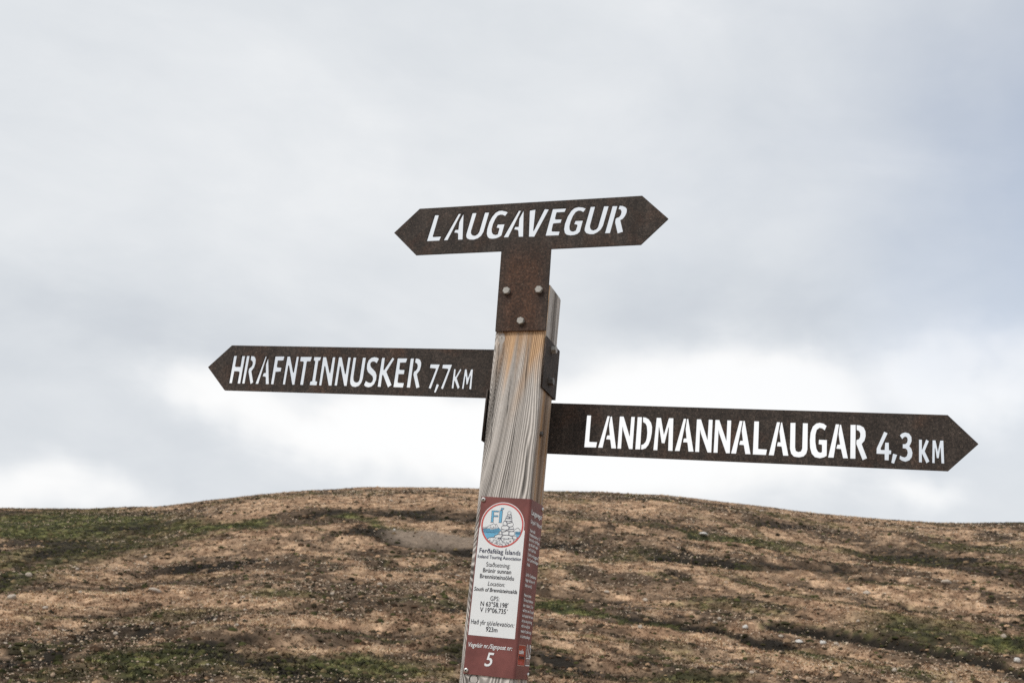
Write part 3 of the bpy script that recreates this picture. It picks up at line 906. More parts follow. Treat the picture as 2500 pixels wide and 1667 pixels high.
side_lines = (
    ('Laugavegur', .0055, .0935, -.4050, .0090, True), ('Gönguleið / Hiking trail', .0055, .0965, -.4233, .0066, False),
    ('Næsti skáli:', .0065, .0480, -.4413, .0054, False), ('Hrafntinnusker er 1,5', .0060, .0925, -.4505, .0056, True),
    ('klst héðan. Þriðjung', .0060, .0900, -.4605, .0056, False), ('og oft bæði snjór', .0060, .0830, -.4705, .0056, False),
    ('verið á leiðinni', .0062, .0660, -.4810, .0056, False), ('Í illviðri er öruggast að', .0060, .0930, -.4922, .0056, False),
    ('fara í Landmannalaugar', .0060, .0940, -.5020, .0056, True), ('til baka', .0060, .0290, -.5125, .0056, False),
    ('Leiðin í Landmanna-', .0060, .0890, -.5339, .0056, True), ('laugar héðan er til', .0062, .0800, -.5445, .0056, True),
    ('baka um 4,3', .0062, .0600, -.5553, .0056, False),
    ('Nearest shelter:', .0060, .0635, -.5752, .0052, False), ('The hut at Hrafntinnu-', .0060, .0820, -.5855, .0053, True),
    ('sker is about 1,5 hr', .0060, .0850, -.5960, .0053, False), ('walk from here. The path', .0060, .0925, -.6065, .0053, False),
    ('can be packed with snow', .0060, .0925, -.6170, .0053, False), ('and you can get strong', .0060, .0860, -.6275, .0053, False),
    ('wind. In really bad', .0060, .0720, -.6380, .0053, False), ("weather it's safest to go", .0060, .0880, -.6485, .0053, False),
    ('to Landmannalaugar.', .0060, .0830, -.6590, .0053, False))
for (body, a, b, z, cap, bold) in side_lines:
    lettering(body, a, b, z, cap * 1.1, MAT_WHITE, True, False, 'side')


def rrect(y0, z0, y1, z1, r, n=5):
    p = []
    for cx, cz, a in ((y1 - r, z1 - r, 0), (y0 + r, z1 - r, 90), (y0 + r, z0 + r, 180), (y1 - r, z0 + r, 270)):
        p += [(cx + r * math.cos(math.radians(a + 90 * i / n)), cz + r * math.sin(math.radians(a + 90 * i / n))) for i in range(n + 1)]
    return p


badge = sheet('badge', [rrect(.0015, -.7150, .0585, -.6732, .004)], MAT_BADGE, .0003, 'side')
badge['label'] = 'small red rounded badge reading safe travel'
sheet('badge_border', [rrect(.0015, -.7150, .0585, -.6732, .004), rrect(.0027, -.7141, .0573, -.6741, .0032)], MAT_PALE, .0005, 'side')
lettering('safe', .0085, .0430, -.6910, .0085, MAT_WHITE, True, False, 'side')
lettering('travel', .0085, .0510, -.7020, .0080, MAT_INK, True, False, 'side')
sheet('badge_stripe', [[(.0060, -.7085), (.0400, -.7085), (.0400, -.7065), (.0060, -.7065)], [(.0060, -.7120), (.0540, -.7120), (.0540, -.7100), (.0060, -.7100)]], MAT_RED, .0006, 'side')
lettering('112', .0655, .0985, -.6956, .0225, MAT_WHITE, True, False, 'side')
sheet('white_bar', [[(.0650, -.7000), (.0975, -.7000), (.0975, -.6976), (.0650, -.6976)], [(.0650, -.7142), (.0975, -.7142), (.0975, -.7120), (.0650, -.7120)]], MAT_WHITE, .0005, 'side')
lettering('EMERGENCY', .0655, .0970, -.7055, .0036, MAT_PALE, True, False, 'side')
lettering('112 ONE ONE', .0655, .0970, -.7105, .0036, MAT_PALE, True, False, 'side')
for px, pz in ((-.0444, -.3808), (-.0439, -.7348)):
    bolt_at(info, ME_SCREW, (px, FY - .0001, pz), 'front', 20, 'screw')
for py, pz in ((.0905, -.3828), (.0915, -.7324)):
    bolt_at(info, ME_SCREW, (SX + .0001, py, pz), 'side', 35, 'screw')


FEATURES = {   # (azimuth from the view axis, distance, half depth) along each patch, and its strength
    'dark': [
        ([(-5.08, 68.1, 2.48), (-3.05, 68.62, 2.41), (-0.97, 66.68, 1.96)], 0.9),
        ([(-6.22, 57.73, 2.05), (-4.97, 57.31, 1.73), (-3.9, 54.85, 0.8), (-2.03, 53.19, 1.08), (-0.38, 52.11, 1.16)], 1),
        ([(2.65, 56.41, 1.99), (4.1, 54.95, 2.03)], 0.7),
        ([(8.19, 53.98, 1.14), (10.21, 53.29, 1.61), (13.19, 51.9, 1.14), (16.1, 54.75, 1.18)], 0.9),
        ([(9.21, 52.46, 1.13), (11.41, 51.8, 0.88)], 1),
        ([(7.58, 37.41, 0.75), (9.39, 37.58, 0.71), (11.56, 36.75, 1.06), (12.74, 34.46, 1.27), (14.29, 34.77, 0.66)], 0.9),
        ([(20.4, 67.65, 5.03), (22.74, 62.17, 5.17), (25.51, 56.79, 2.81)], 0.8),
        ([(13.42, 77.43, 2.18), (15.48, 79.65, 1.65)], 0.9),
        ([(-22.7, 44.65, 2.7), (-21.8, 50.9, 2.84), (-20.73, 60.85, 6.59)], 0.8),
        ([(-18.38, 73.26, 1.68), (-17.11, 74.41, 2.48)], 0.9),
        ([(-14.94, 48.12, 2.24), (-12.5, 48.61, 1.54)], 0.9),
        ([(-22.15, 24.23, 1.23), (-19.53, 25.76, 2.12), (-18.02, 29.43, 2.53)], 0.8),
        ([(-18.18, 33.63, 1.08), (-16.96, 35.29, 0.57)], 0.8),
        ([(-12.01, 24.75, 0.9), (-9.24, 23.57, 0.87), (-6.84, 22.67, 1.35)], 0.8),
        ([(-8.52, 67.2, 0.97), (-7.32, 67.51, 0.81)], 0.9),
        ([(-23.27, 86.44, 1.61), (-17.96, 83.43, 3.17), (-15.75, 83.15, 3.97)], 0.6),
        ([(-10.47, 112.0, 6.12), (-6.46, 93.34, 3.16), (-3.18, 94.49, 1.6)], 0.5),
        ([(8.02, 91.4, 2.51), (10.48, 93.86, 2.29), (13.09, 95.04, 2.03)], 0.6),
        ([(3.15, 27.87, 1.49), (5.58, 26.48, 1.61)], 0.6),
        ([(7.29, 66.64, 0.81), (9.33, 66.19, 1.08)], 0.5),
        ([(19.49, 45.97, 0.57), (22.18, 45.11, 1.18)], 0.5),
        ([(-5.72, 35.92, 1.53), (-2.67, 32.76, 1.63), (-1.09, 36.92, 0.75)], 0.5),
        ([(-14.73, 32.38, 0.55), (-12.31, 32.34, 1.39)], 0.6),
        ([(-1.91, 28.53, 0.88), (-0.86, 27.07, 0.95)], 0.7),
        ([(17.84, 37.23, 0.55), (20.76, 36.92, 0.55)], 0.4),
    ],
    'gully': [
        ([(15.41, 37.51, 0.65), (17.29, 37.1, 0.65), (19.86, 35.85, 0.65), (21.64, 34.49, 0.65), (23.72, 33.45, 0.65), (25.06, 31.96, 0.76)], 1),
        ([(11.76, 36.12, 0.9), (12.93, 34.15, 0.76)], 1),
        ([(9.21, 52.15, 0.76), (10.62, 51.9, 0.65)], 0.8),
        ([(-4.09, 54.43, 0.65), (-2.02, 52.98, 0.65), (-0.79, 52.21, 0.65)], 0.7),
    ],
    'green': [
        ([(-23.26, 72.71, 8.25), (-22.09, 74.76, 8.18), (-19.13, 75.45, 8.08)], 1),
        ([(-23.0, 50.97, 3.5), (-21.2, 56.58, 4.2), (-19.14, 61.23, 6.87)], 0.6),
        ([(-22.8, 42.4, 1.68), (-21.69, 45.63, 2.41), (-20.13, 55.3, 3.12)], 0.8),
        ([(-17.11, 73.68, 3.26), (-15.79, 70.87, 3.68)], 0.9),
        ([(-12.68, 66.29, 2.96), (-11.9, 65.91, 2.08)], 0.9),
        ([(-15.06, 23.74, 1.09), (-13.48, 24.3, 1.18)], 0.9),
        ([(-8.08, 23.85, 1.51), (-5.95, 25.06, 1.4)], 0.9),
        ([(-0.47, 40.74, 1.34), (0.24, 41.43, 1.13)], 0.7),
        ([(-9.93, 38.38, 1.14), (-9.15, 37.82, 0.68)], 0.7),
        ([(2.92, 39.87, 0.55), (4.76, 38.59, 0.55), (6.79, 36.71, 0.55), (9.0, 36.44, 0.94)], 1),
        ([(10.36, 64.35, 0.83), (13.36, 65.22, 2.48)], 0.9),
        ([(10.91, 52.04, 0.57), (12.4, 51.8, 0.55)], 1),
        ([(11.5, 41.15, 1.25), (13.08, 40.08, 1.11)], 0.6),
        ([(20.22, 39.38, 2.05), (22.18, 39.14, 1.79), (23.73, 37.16, 1.23)], 0.7),
        ([(9.34, 26.24, 0.83), (10.51, 26.21, 0.55)], 0.8),
        ([(17.79, 68.03, 2.06), (20.95, 66.47, 2.44)], 0.7),
        ([(-15.84, 24.06, 0.55), (-9.14, 22.29, 1.01)], 0.4),
        ([(2.77, 46.87, 1.56), (7.38, 53.84, 1.18)], 0.5),
        ([(-6.89, 65.98, 1.02), (-4.99, 59.12, 1.84)], 0.8),
        ([(21.67, 76.11, 1.35), (24.85, 74.44, 1.96)], 0.5),
        ([(16.19, 32.97, 1.14), (19.86, 28.53, 0.9)], 0.5),
    ],
    'tan': [
        ([(2.6, 52.53, 1.25), (4.56, 51.8, 1.79), (6.11, 48.78, 1.08)], 0.9),
        ([(9.23, 33.59, 1.25), (11.59, 32.76, 1.35), (13.92, 31.3, 1.68), (16.01, 29.71, 1.6)], 1),
        ([(2.57, 36.99, 1.13), (4.4, 35.6, 0.83), (8.43, 33.52, 0.55)], 0.9),
        ([(13.79, 51.49, 0.97), (17.06, 50.69, 1.72), (19.85, 47.85, 1.35), (23.76, 46.63, 1.23)], 0.9),
        ([(2.79, 62.13, 1.21), (6.47, 66.05, 1.87)], 0.5),
        ([(-10.27, 53.67, 1.02), (-8.44, 51.45, 1.66), (-6.8, 48.09, 1.14), (-5.28, 43.27, 1.46)], 0.8),
        ([(-18.64, 45.07, 1.53), (-15.59, 45.59, 1.02), (-11.44, 45.63, 1.37)], 0.7),
        ([(-14.7, 38.83, 0.73), (-11.26, 36.44, 2.51)], 0.8),
        ([(-22.52, 32.17, 3.36), (-20.72, 36.3, 3.26), (-19.38, 37.48, 3.03)], 0.8),
        ([(-9.7, 29.22, 1.44), (-6.6, 30.75, 0.68), (-2.47, 32.76, 1.98)], 0.8),
        ([(-7.78, 26.0, 0.69), (-3.31, 29.08, 0.55)], 0.8),
        ([(-10.4, 77.84, 5.22), (-4.34, 74.93, 4.53), (-1.23, 73.09, 5.55)], 0.6),
        ([(16.13, 42.57, 1.92), (20.76, 39.56, 0.9)], 0.6),
        ([(6.29, 43.75, 1.39), (12.26, 45.56, 1.25)], 0.45),
        ([(6.0, 76.87, 3.55), (10.1, 77.46, 4.01)], 0.5),
    ],
    'gravel': [
        ([(-3.23, 57.07, 2.24), (-2.4, 56.13, 1.87), (-1.45, 55.23, 1.21)], 1.0),
    ],
}
KEY_STONES = [   # azimuth, distance, width, height, tone, label
    (10.50, 64.39, 0.515, 0.211, 'white', 'bright white stone alone in the green strip high on the slope right of the post'),
    (-4.93, 58.28, 0.148, 0.148, 'white', 'tiny bright white stone beside the bare gravel mound left of the post'),
    (-15.87, 38.83, 0.423, 0.155, 'pale', 'flat pale pink-white stone slab lying in straw at the left middle of the slope'),
    (-22.02, 38.14, 0.277, 0.180, 'pale', 'long pale stone at the far left just above the broad straw patch'),
    (-21.52, 45.21, 0.279, 0.181, 'pale', 'leaning pale stone beside the dark green bank at the left edge'),
    (-20.52, 34.98, 0.165, 0.114, 'pale', 'whitish stone in the middle of the broad straw patch at the left'),
    (-15.43, 29.33, 0.139, 0.117, 'tan', 'round pale stone on the lower left slope above the dark heath'),
    (-9.44, 27.00, 0.137, 0.108, 'tan', 'rounded tan stone in the straw band below the middle of the left slope'),
    (-8.03, 25.30, 0.138, 0.092, 'tan', 'oval tan stone low on the left slope above the bright green moss'),
    (-5.31, 41.88, 0.198, 0.137, 'pale', 'pale pink stone at the foot of the straw path on the left slope'),
    (-8.36, 41.43, 0.151, 0.120, 'tan', 'pale tan stone in straw a little left of the straw path'),
    (-16.59, 53.36, 0.194, 0.155, 'pale', 'lone pale stone high on the left slope in dark heath'),
    (-19.64, 22.39, 0.106, 0.090, 'tan', 'pale stone in the dark bottom left corner of the slope'),
    (-11.86, 27.77, 0.101, 0.081, 'pale', 'small whitish stone in front of the green moss on the lower left slope'),
    (12.71, 37.23, 0.189, 0.149, 'white', 'white rounded stone just above the dark soil bank on the right slope'),
    (15.25, 35.33, 0.257, 0.103, 'white', 'flat white stone at the upper end of the long dark gully'),
    (16.34, 35.15, 0.204, 0.128, 'white', 'white stone a step below the upper end of the long dark gully'),
    (14.39, 35.95, 0.157, 0.105, 'pale', 'pinkish pale stone left of the upper end of the long dark gully'),
    (21.86, 52.98, 0.501, 0.193, 'pale', 'broad flat pale stone in the straw at the far right of the slope'),
    (18.30, 48.64, 0.283, 0.159, 'pale', 'pale stone on the straw band right of the middle of the right slope'),
    (5.92, 42.85, 0.234, 0.125, 'pale', 'whitish stone in the moss a little right of the post'),
    (7.84, 41.85, 0.183, 0.122, 'pale', 'pale stone at the end of the green streak right of the post'),
    (11.70, 46.53, 0.220, 0.152, 'tan', 'rounded pale tan stone in the middle of the right slope'),
    (7.68, 33.90, 0.136, 0.111, 'pale', 'white stone beside the straw strip right of the post'),
    (24.80, 33.94, 0.197, 0.148, 'white', 'rounded whitish stone beyond the lower end of the long dark gully'),
    (19.56, 28.67, 0.135, 0.104, 'pale', 'pale stone in front of the long dark gully at the bottom'),
    (13.11, 26.28, 0.115, 0.086, 'pale', 'whitish stone in the dark turf below the straw band at the bottom right'),
    (24.27, 38.27, 0.167, 0.125, 'pale', 'pale stone above the long dark gully near the right edge'),
    (18.73, 74.65, 0.271, 0.217, 'tan', 'small pale stone just below the brow of the right slope'),
    (19.21, 45.83, 0.183, 0.150, 'tan', 'tan stone standing in the straw below the right hand brow'),
    (5.04, 43.93, 0.144, 0.128, 'tan', 'small tan stone at the right of the maroon plate'),
    (16.96, 34.98, 0.165, 0.102, 'pale', 'flat pale stone right of the two white stones at the gully head'),
]

# ------------------------------------------------------------------ hillside terrain
FOOT = (CAM.x, CAM.y)
EYE = CAM.z
ES_AZ = [-180, -120, -60, -40, -23.3, -19.8, -16.5, -14.3, -11.6, -9.3, -6.5, -3.2, -.7, 2.6, 6, 8.4, 10.5, 13.1, 16, 18.9, 21.7, 23.5, 25.2, 40, 60, 120, 180]
ES_EL = [1.0, 1.0, 2.0, 3.6, 4.40, 4.87, 5.41, 6.01, 6.69, 7.2, 7.62, 7.98, 8.18, 8.39, 8.58, 8.70, 8.59, 8.43, 8.24, 8.16, 8.11, 8.17, 8.27, 8.2, 6.0, 1.6, 1.0]
RIDGE, D0 = 105.0, 12.0
RAGGED = {'dark': .6, 'gully': .16, 'green': .6, 'tan': .7, 'gravel': .25}


def polar(x, y):
    dx, dy = x - FOOT[0], y - FOOT[1]
    d = np.hypot(dx, dy)
    az = np.degrees(np.arctan2(dx, dy)) + YAW
    return (az + 180) % 360 - 180, d


def cart(az, d):
    a = np.radians(np.asarray(az) - YAW)
    return FOOT[0] + d * np.sin(a), FOOT[1] + d * np.cos(a)


def base_z(az, d):
    """Broad shape: level ground by the post, a convex hillside, a plateau behind its brow."""
    te = np.tan(np.radians(np.interp(az, ES_AZ, ES_EL)))
    H = RIDGE * te + EYE
    L = RIDGE - D0
    s = np.clip((d - D0) / L, 0, 1)
    m0, m1 = .35, te * L / H
    g = (s ** 3 - 2 * s ** 2 + s) * m0 + (-2 * s ** 3 + 3 * s ** 2) + (s ** 3 - s ** 2) * m1
    z = H * g
    b = np.clip(d - RIDGE, 0, None)
    return z + te * .8 * 26 * (1 - np.exp(-b / 26))


def feature(az, d, line, ragged=1.0):
    """1 inside a patch that follows line [(azimuth, distance, half depth)...], with a ragged rim."""
    la = np.array([p[0] for p in line])
    ld = np.array([p[1] for p in line])
    lw = np.array([p[2] for p in line])
    if la[-1] < la[0]:
        la, ld, lw = la[::-1], ld[::-1], lw[::-1]
    c = np.interp(az, la, ld)
    w = np.interp(az, la, lw)
    end = np.maximum(np.maximum(la[0] - az, az - la[-1]), 0) * d * .01745
    ew = w * .45 + .6
    r = np.hypot((d - c) / w, end / ew)
    return np.clip(1.55 - r, 0, 1) * (r < 1.6)


def warp(x, y, az, d):
    k = d / 60.0
    wd = (fbm(x / 2.6, y / 2.6, 4, 41) - .5) * 5.5 * k + (fbm(x / .7, y / .7, 2, 42) - .5) * 1.6 * k
    wa = (fbm(x / 3.1, y / 3.1, 4, 43) - .5) * 4.0
    return az + wa, d + wd


def fields(x, y):
    """Feature weights and relief at world points."""
    az, d = polar(x, y)
    az2, d2 = warp(x, y, az, d)
    vis = (np.abs(az) < 45) & (d > 10) & (d < 140)
    out = {}
    for k, lines in FEATURES.items():
        acc = np.zeros_like(d)
        for ln, amt in lines:
            q = RAGGED[k]
            acc = np.maximum(acc, amt * feature(az + (az2 - az) * q, d + (d2 - d) * q, ln))
        out[k] = acc * vis
    return az, d, az2, d2, out


def height(x, y, pre=None):
    az, d, az2, d2, f = pre if pre is not None else fields(x, y)
    z = base_z(az, d)
    fade = sst(14, 24, d) * (1 - .75 * sst(70, 103, d)) * (1 - sst(104, 118, d)) + .08
    z = z + fade * ((fbm(x / 16, y / 16, 3, 51) - .5) * 1.3 + (fbm(x / 4.2, y / 4.2, 3, 52) - .5) * .55 + (fbm(x / 1.1, y / 1.1, 3, 53) - .5) * .16 + (fbm(x / .3, y / .3, 2, 58) - .5) * .08)
    # small terraces where the turf creeps downhill: riser and tread along the contours
    t = z / .62 + 2.2 * fbm(x / 9, y / 9, 3, 54)
    fr = t - np.floor(t)
    z = z + fade * .14 * (sst(0, .28, fr) - fr) * sst(.38, .62, fbm(x / 6, y / 6, 2, 55))
    # gullies and eroded banks
    z = z - f['gully'] * .32 - f['dark'] * .12
    return z


def cover(x, y, pre=None):
    """Ground colour: dry straw, brown heath, green moss, bare dark soil, gravel."""
    az, d, az2, d2, f = pre if pre is not None else fields(x, y)
    # long streaks along the contours (contours run round the foot of the hill)
    u = np.radians(az2) * 60
    lr = np.log(np.clip(d2, 1, None)) * 60 + 1.35 * np.log1p(np.exp(np.clip(az / 3, -20, 20))) * 3 - .25 * az   # streaks dip to the right
    s1 = fbm(u / 5.5, lr / 3.6, 4, 61)
    s2 = fbm(u / 2.0, lr / 1.4, 4, 62)
    s3 = fbm(x / .55, y / .55, 3, 63)
    straw = sst(.415, .60, .62 * s1 + .38 * s2 + .10 * (s3 - .5))
    straw = np.clip(straw * .85 + 1.0 * f['tan'] - .2 * f['green'], 0, 1)
    feature_edge = 1.4 * np.clip(f['gully'] * 6, 0, 1) * (f['gully'] < .25)      # moss along the rims of the gullies
    green = np.clip(.95 * f['green'] * (.5 + s3) + .6 * np.clip(feature_edge, 0, 1) + .55 * sst(.62, .72, fbm(u / 6, lr / 2.2, 4, 66)) * (1 - f['tan']), 0, 1)
    dark = np.clip(f['dark'] * (.45 + 1.0 * s2) + np.clip(f['gully'] * 2.6, 0, 1.4) + .7 * sst(.63, .72, fbm(u / 3, lr / 1.2, 4, 67)) * (1 - f['tan']), 0, 1)
    mott = fbm(x / .28, y / .28, 3, 68)
    return straw, green, dark, f['gravel'], s2, s3, mott


C_STRAW, C_STRAW2 = np.array((.52, .35, .225)), np.array((.29, .182, .114))
C_HEATH = np.array((.096, .066, .044))
C_GREEN, C_GREEN2 = np.array((.050, .053, .023)), np.array((.130, .127, .046))
C_SOIL = np.array((.021, .017, .013))
C_GRAVEL = np.array((.215, .165, .125))


def ground_color(x, y, pre=None):
    straw, green, dark, grav, s2, s3, mott = cover(x, y, pre)

    def mx(a, b, t):
        return a + (b - a) * t[..., None]
    s = mx(np.broadcast_to(C_STRAW2, s2.shape + (3,)), C_STRAW, sst(.35, .62, s3))
    c = mx(np.broadcast_to(C_HEATH, s2.shape + (3,)), s, straw)
    c = mx(c, mx(np.broadcast_to(C_GREEN, s2.shape + (3,)), C_GREEN2, sst(.5, .66, mott)), green)
    c = c * (.30 + 1.4 * mott)[..., None]
    c = mx(c, C_SOIL * (.7 + .8 * mott)[..., None], dark)
    c = mx(c, C_GRAVEL * (.85 + .3 * mott)[..., None], np.clip(grav * 1.4, 0, 1))
    return c


# ------------------------------------------------------------------ hillside mesh: one sheet out to the horizon
def build_ground():
    az = np.concatenate([np.arange(-180, -36, 4.0), np.arange(-36, -29, .6), np.arange(-29, 29, .095), np.arange(29, 36, .6), np.arange(36, 180, 4.0)])
    d = [0.02, 1, 2, 4, 6, 8, 10, 12, 13, 14, 15, 16]
    while d[-1] < 106:
        d.append(d[-1] * (1.0046 if d[-1] > 18 else 1.012))
    d = np.array(d + [108, 111, 115, 121, 130, 145, 170, 210, 300, 500, 900, 1800, 4000, 9000])
    A, D_ = np.meshgrid(az, d)
    X, Y = cart(A, D_)
    pre = fields(X, Y)
    Z = height(X, Y, pre)
    colr = ground_color(X, Y, pre)
    na, nd = len(az), len(d)
    i = np.arange(nd - 1)[:, None] * na
    j = np.arange(na)[None, :]
    j2 = (j + 1) % na
    F = np.stack([i + j, i + na + j, i + na + j2, i + j2], -1).reshape(-1, 4)
    V = np.stack([X, Y, Z], -1).reshape(-1, 3)
    me = fast_mesh('hillside', V, F, MAT_GROUND, colr.reshape(-1, 3), True)
    me.flip_normals() if me.polygons[len(F) // 2].normal.z < 0 else None
    o = link('hillside', me)
    tag(o, kind='structure')
    return o


MAT_GROUND = attr_mat('turf_ground', .95, .1, (6.0, .9, .10), (5.0, .5))
MAT_GRASS = attr_mat('dry_grass', .9, .1)
MAT_HEATH = attr_mat('heath', .95, .08, (30, .6, .02), (18, .4))
MAT_STONE = attr_mat('stone', .88, .25, (22, .7, .02), (16, .22))
ground = build_ground()


def scatter(n, a0, a1, d0, d1, p):
    az = RNG.uniform(a0, a1, n)
    d = (d0 ** p + RNG.random(n) * (d1 ** p - d0 ** p)) ** (1 / p)
    return cart(az, d)


# ---- grass: bunches of bent blades
def build_grass(n_try, B):
    x, y = scatter(n_try, -28.5, 28.5, 18, 106, .75)
    pre = fields(x, y)
    straw, green, dark, grav, s2, s3, mott = cover(x, y, pre)
    keep = RNG.random(n_try) < np.clip(.22 + .8 * straw + .6 * green - .35 * dark - 1.5 * grav, .02, 1)
    x, y = x[keep], y[keep]
    pre = tuple(v[keep] if not isinstance(v, dict) else {k: q[keep] for k, q in v.items()} for v in pre)
    z = height(x, y, pre)
    c = ground_color(x, y, pre)
    n = len(x)
    d = pre[1]
    ang = RNG.uniform(0, 2 * np.pi, (n, B))
    rad = RNG.uniform(0, .09, (n, B))
    px, py = x[:, None] + rad * np.cos(ang), y[:, None] + rad * np.sin(ang)
    hgt = RNG.uniform(.02, .085, (n, B)) * RNG.uniform(.6, 1.3, (n, 1))
    wid = RNG.uniform(.010, .026, (n, B))
    la = ang + RNG.normal(0, .8, (n, B))
    ln = RNG.uniform(.02, .12, (n, B))
    ta = RNG.uniform(0, np.pi, (n, B))
    tx, ty = np.cos(ta) * wid, np.sin(ta) * wid
    pz = z[:, None] - .015 + 0 * px
    v0 = np.stack([px - tx, py - ty, pz], -1)
    v1 = np.stack([px + tx, py + ty, pz], -1)
    v2 = np.stack([px + ln * np.cos(la), py + ln * np.sin(la), pz + hgt], -1)
    V = np.stack([v0, v1, v2], 2).reshape(-1, 3)
    F = np.arange(len(V)).reshape(-1, 3)
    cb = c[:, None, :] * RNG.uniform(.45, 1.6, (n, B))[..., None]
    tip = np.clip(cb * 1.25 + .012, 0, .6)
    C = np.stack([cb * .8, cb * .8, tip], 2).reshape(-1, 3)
    return V, F, C


V, F, C = build_grass(230000, 4)
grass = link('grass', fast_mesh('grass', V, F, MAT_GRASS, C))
tag(grass, 'short dry straw coloured grass and moss covering the hillside', 'grass', kind='stuff')


# ---- heath and moss cushions: small rough domes
def dome(n_try):
    x, y = scatter(n_try, -28.5, 28.5, 18, 105, .8)
    pre = fields(x, y)
    straw, green, dark, grav, s2, s3, mott = cover(x, y, pre)
    keep = RNG.random(n_try) < np.clip(.75 - .5 * straw + .3 * green + .3 * dark - 1.5 * grav, .10, 1)
    x, y = x[keep], y[keep]
    pre = tuple(v[keep] if not isinstance(v, dict) else {k: q[keep] for k, q in v.items()} for v in pre)
    green, dark = green[keep], dark[keep]
    z = height(x, y, pre)
    n = len(x)
    r = np.exp(RNG.normal(np.log(.055), .45, n)).clip(.02, .15) * (.6 + .4 * pre[1] / 50)
    h = r * RNG.uniform(.35, .75, n) * (1 - .6 * sst(85, 103, pre[1]))
    K = 7
    a = np.linspace(0, 2 * np.pi, K, endpoint=False)[None, :] + RNG.uniform(0, 6.3, n)[:, None]
    rows = []
    for rr, zz in ((1.0, -.25), (.78, .55), (.36, .92)):
        jr = rr * r[:, None] * RNG.uniform(.72, 1.3, (n, K))
        rows.append(np.stack([x[:, None] + jr * np.cos(a), y[:, None] + jr * np.sin(a), z[:, None] + h[:, None] * zz * RNG.uniform(.75, 1.2, (n, K))], -1))
    top = np.stack([x, y, z + h], -1)[:, None, :]
    V = np.concatenate(rows + [top], 1)
    m = 3 * K + 1
    f = []
    for q in range(2):
        for i in range(K):
            j = (i + 1) % K
            f += [(q * K + i, q * K + j, (q + 1) * K + j), (q * K + i, (q + 1) * K + j, (q + 1) * K + i)]
    for i in range(K):
        f.append((2 * K + i, 2 * K + (i + 1) % K, 3 * K))
    F = (np.arange(n)[:, None, None] * m + np.array(f)[None]).reshape(-1, 3)
    t = RNG.random(n)[:, None]
    base = np.where(t < .40, np.array((.042, .033, .020)), np.where(t < .66, np.array((.085, .052, .032)), np.where(t < .84, np.array((.052, .052, .020)), np.array((.36, .235, .145)))))
    base = base * (1 - .5 * dark[:, None])
    base = base + (np.array((.062, .064, .024)) - base) * (np.clip(green, 0, 1) * .8)[:, None]
    base = base * RNG.uniform(.6, 1.4, n)[:, None]
    C = np.repeat(base[:, None, :], m, 1) * RNG.uniform(.75, 1.25, (n, m))[..., None]
    return V.reshape(-1, 3), F, C.reshape(-1, 3)


V, F, C = dome(60000)
heath = link('heath_cushions', fast_mesh('heath_cushions', V, F, MAT_HEATH, C))
tag(heath, 'low dark heath and moss cushions spread over the hillside', 'heath', kind='stuff')

# ---- stones
_T = (1 + 5 ** .5) / 2
ICO_V = np.array([(-1, _T, 0), (1, _T, 0), (-1, -_T, 0), (1, -_T, 0), (0, -1, _T), (0, 1, _T), (0, -1, -_T), (0, 1, -_T), (_T, 0, -1), (_T, 0, 1), (-_T, 0, -1), (-_T, 0, 1)]) / np.hypot(1, _T)
ICO_F = np.array([(0, 11, 5), (0, 5, 1), (0, 1, 7), (0, 7, 10), (0, 10, 11), (1, 5, 9), (5, 11, 4), (11, 10, 2), (10, 7, 6), (7, 1, 8), (3, 9, 4), (3, 4, 2), (3, 2, 6), (3, 6, 8), (3, 8, 9), (4, 9, 5), (2, 4, 11), (6, 2, 10), (8, 6, 7), (9, 8, 1)])
# once subdivided ball for the larger stones
_mid, BALL_V, BALL_F = {}, [tuple(v) for v in ICO_V], []


def _m(a, b):
    k = (min(a, b), max(a, b))
    if k not in _mid:
        p = (np.array(BALL_V[a]) + np.array(BALL_V[b])) / 2
        BALL_V.append(tuple(p / np.linalg.norm(p)))
        _mid[k] = len(BALL_V) - 1
    return _mid[k]


for _a, _b, _c in ICO_F:
    ab, bc, ca = _m(_a, _b), _m(_b, _c), _m(_c, _a)
    BALL_F += [(_a, ab, ca), (_b, bc, ab), (_c, ca, bc), (ab, bc, ca)]
BALL_V, BALL_F = np.array(BALL_V), np.array(BALL_F)
TONES = {'white': (.60, .57, .53), 'pale': (.46, .39, .32), 'tan': (.42, .31, .22), 'brown': (.27, .185, .125)}


def stone_mesh(k, tone):
    rg = np.random.default_rng(100 + k)
    v = BALL_V * rg.uniform(.82, 1.12, len(BALL_V))[:, None]
    for _ in range(5):                       # a few broken faces
        nrm = rg.normal(size=3)
        nrm /= np.linalg.norm(nrm)
        s = v @ nrm
        lim = rg.uniform(.55, .8)
        v = v - np.clip(s - lim, 0, None)[:, None] * nrm[None]
    c = np.array(TONES[tone]) * rg.uniform(.85, 1.1, (len(v), 1))
    return fast_mesh('stone', v, BALL_F, MAT_STONE, c)


STONE_ME = {t: [stone_mesh(10 * q + i, t) for i in range(5)] for q, t in enumerate(TONES)}


def put_stone(x, y, z, w, h, tone, label, rs):
    o = link('stone', rs.choice(STONE_ME[tone]))
    o.location = (x, y, z + h * .30)
    o.scale = (w * .55 * rs.uniform(.85, 1.1), w * .55 * rs.uniform(.7, 1.0), h * .62)
    o.rotation_euler = (rs.uniform(-.25, .25), rs.uniform(-.25, .25), rs.uniform(-.5, .5) - math.radians(YAW))
    tag(o, label, 'stone', 'pale stones scattered over the hillside')
    return o


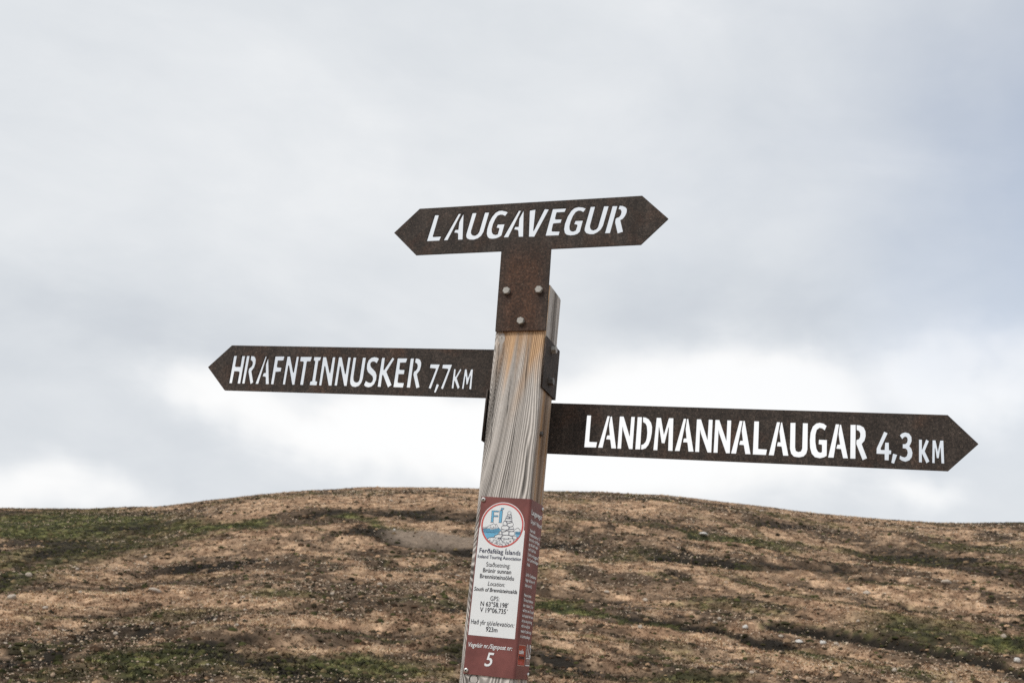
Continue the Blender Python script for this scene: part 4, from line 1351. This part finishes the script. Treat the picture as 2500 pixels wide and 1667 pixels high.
RS = random.Random(21)
ka = np.array([s[0] for s in KEY_STONES])
kd = np.array([s[1] for s in KEY_STONES])
kx, ky = cart(ka, kd)
kz = height(kx, ky)
for s, x, y, z in zip(KEY_STONES, kx, ky, kz):
    put_stone(float(x), float(y), float(z), s[2] * .95, s[3] * 1.0, s[4], s[5], RS)

n = 80000
sx, sy = scatter(n, -28.5, 28.5, 18.5, 103, .8)
pre = fields(sx, sy)
st_, gr_, dk_, gv_, s2_, s3_, mt_ = cover(sx, sy, pre)
clump = fbm(sx / 5, sy / 5, 3, 81)
keep = RNG.random(n) < np.clip(.28 + 1.2 * sst(.42, .66, clump) - .5 * gr_ - .5 * dk_ - .6 * pre[4]['gully'] - gv_, .02, 1)
sx, sy = sx[keep], sy[keep]
st_, gr_, dk_ = st_[keep], gr_[keep], dk_[keep]
sz = height(sx, sy)
sd = polar(sx, sy)[1]
n = len(sx)
sw = np.exp(RNG.normal(np.log(.053), .5, n)).clip(.02, .30) * (.55 + .45 * sd / 60)
sw = np.minimum(sw, 11.0 * sd / 2751 / 1.5 * RNG.uniform(.6, 1.0, n))
order = np.argsort(-(sw / sd))
# a few hundred of the largest stand as stones of their own, the rest is rubble
for i in order[:268]:
    i = int(i)
    az_i, d_i = float(polar(sx[i], sy[i])[0]), float(sd[i])
    tone = RS.choice(('tan', 'tan', 'pale', 'brown'))
    flat = RS.random() < .5
    where = ('far left', 'well left of post', 'just left of post', 'just right of post', 'well right of post', 'far right')[int(np.digitize(az_i, (-17, -9, -1, 8, 17)))]
    level = ('at the slope foot', 'low on the slope', 'halfway up the slope', 'high on the slope', 'near the brow')[int(np.digitize(d_i, (26, 36, 50, 72)))]
    ground_i = 'green moss' if gr_[i] > .35 else ('bare dark soil' if dk_[i] > .35 else ('dry straw' if st_[i] > .5 else 'brown heath'))
    size = 'small' if sw[i] < .10 else 'larger'
    put_stone(float(sx[i]), float(sy[i]), float(sz[i]), float(sw[i]) * (1.7 if flat else 1.35), float(sw[i]) * (.65 if flat else 1.15), tone,
              '%s %s %s stone in %s %s, %s' % (size, 'flat' if flat else 'round', {'tan': 'tan', 'pale': 'grey', 'brown': 'brown'}[tone], ground_i, level, where), RS)
rest = order[268:]
m = len(rest)
OCT_V = np.array([(1, 0, 0), (.25, .95, 0), (-.9, .35, 0), (-.3, -.95, 0), (.1, .1, .9), (0, 0, -.8)])
OCT_F = np.array([(0, 1, 4), (1, 2, 4), (2, 3, 4), (3, 0, 4), (1, 0, 5), (2, 1, 5), (3, 2, 5), (0, 3, 5)])
R_ = RNG.uniform(.6, 1.25, (m, 6))
a_ = RNG.uniform(0, 6.283, m)
vx = OCT_V[None, :, 0] * np.cos(a_)[:, None] - OCT_V[None, :, 1] * np.sin(a_)[:, None]
vy = OCT_V[None, :, 0] * np.sin(a_)[:, None] + OCT_V[None, :, 1] * np.cos(a_)[:, None]
vz = np.repeat(OCT_V[None, :, 2], m, 0)
w_ = sw[rest][:, None] * .66
V = np.stack([sx[rest][:, None] + vx * w_ * R_, sy[rest][:, None] + vy * w_ * R_ * .85, sz[rest][:, None] + w_ * .30 + vz * w_ * R_ * .62], -1).reshape(-1, 3)
F = (np.arange(m)[:, None, None] * 6 + OCT_F[None]).reshape(-1, 3)
tn = RNG.random(m)
cc = np.where((tn < .62)[:, None], np.array((.56, .43, .31)), np.where((tn < .86)[:, None], np.array((.62, .51, .39)), np.array((.27, .175, .115)))) * RNG.uniform(.7, 1.2, m)[:, None]
rub = link('rubble', fast_mesh('rubble', V, F, MAT_STONE, np.repeat(cc[:, None, :], 6, 1).reshape(-1, 3)))
tag(rub, 'small tan stones and rubble strewn over the hillside', 'rubble', kind='stuff')
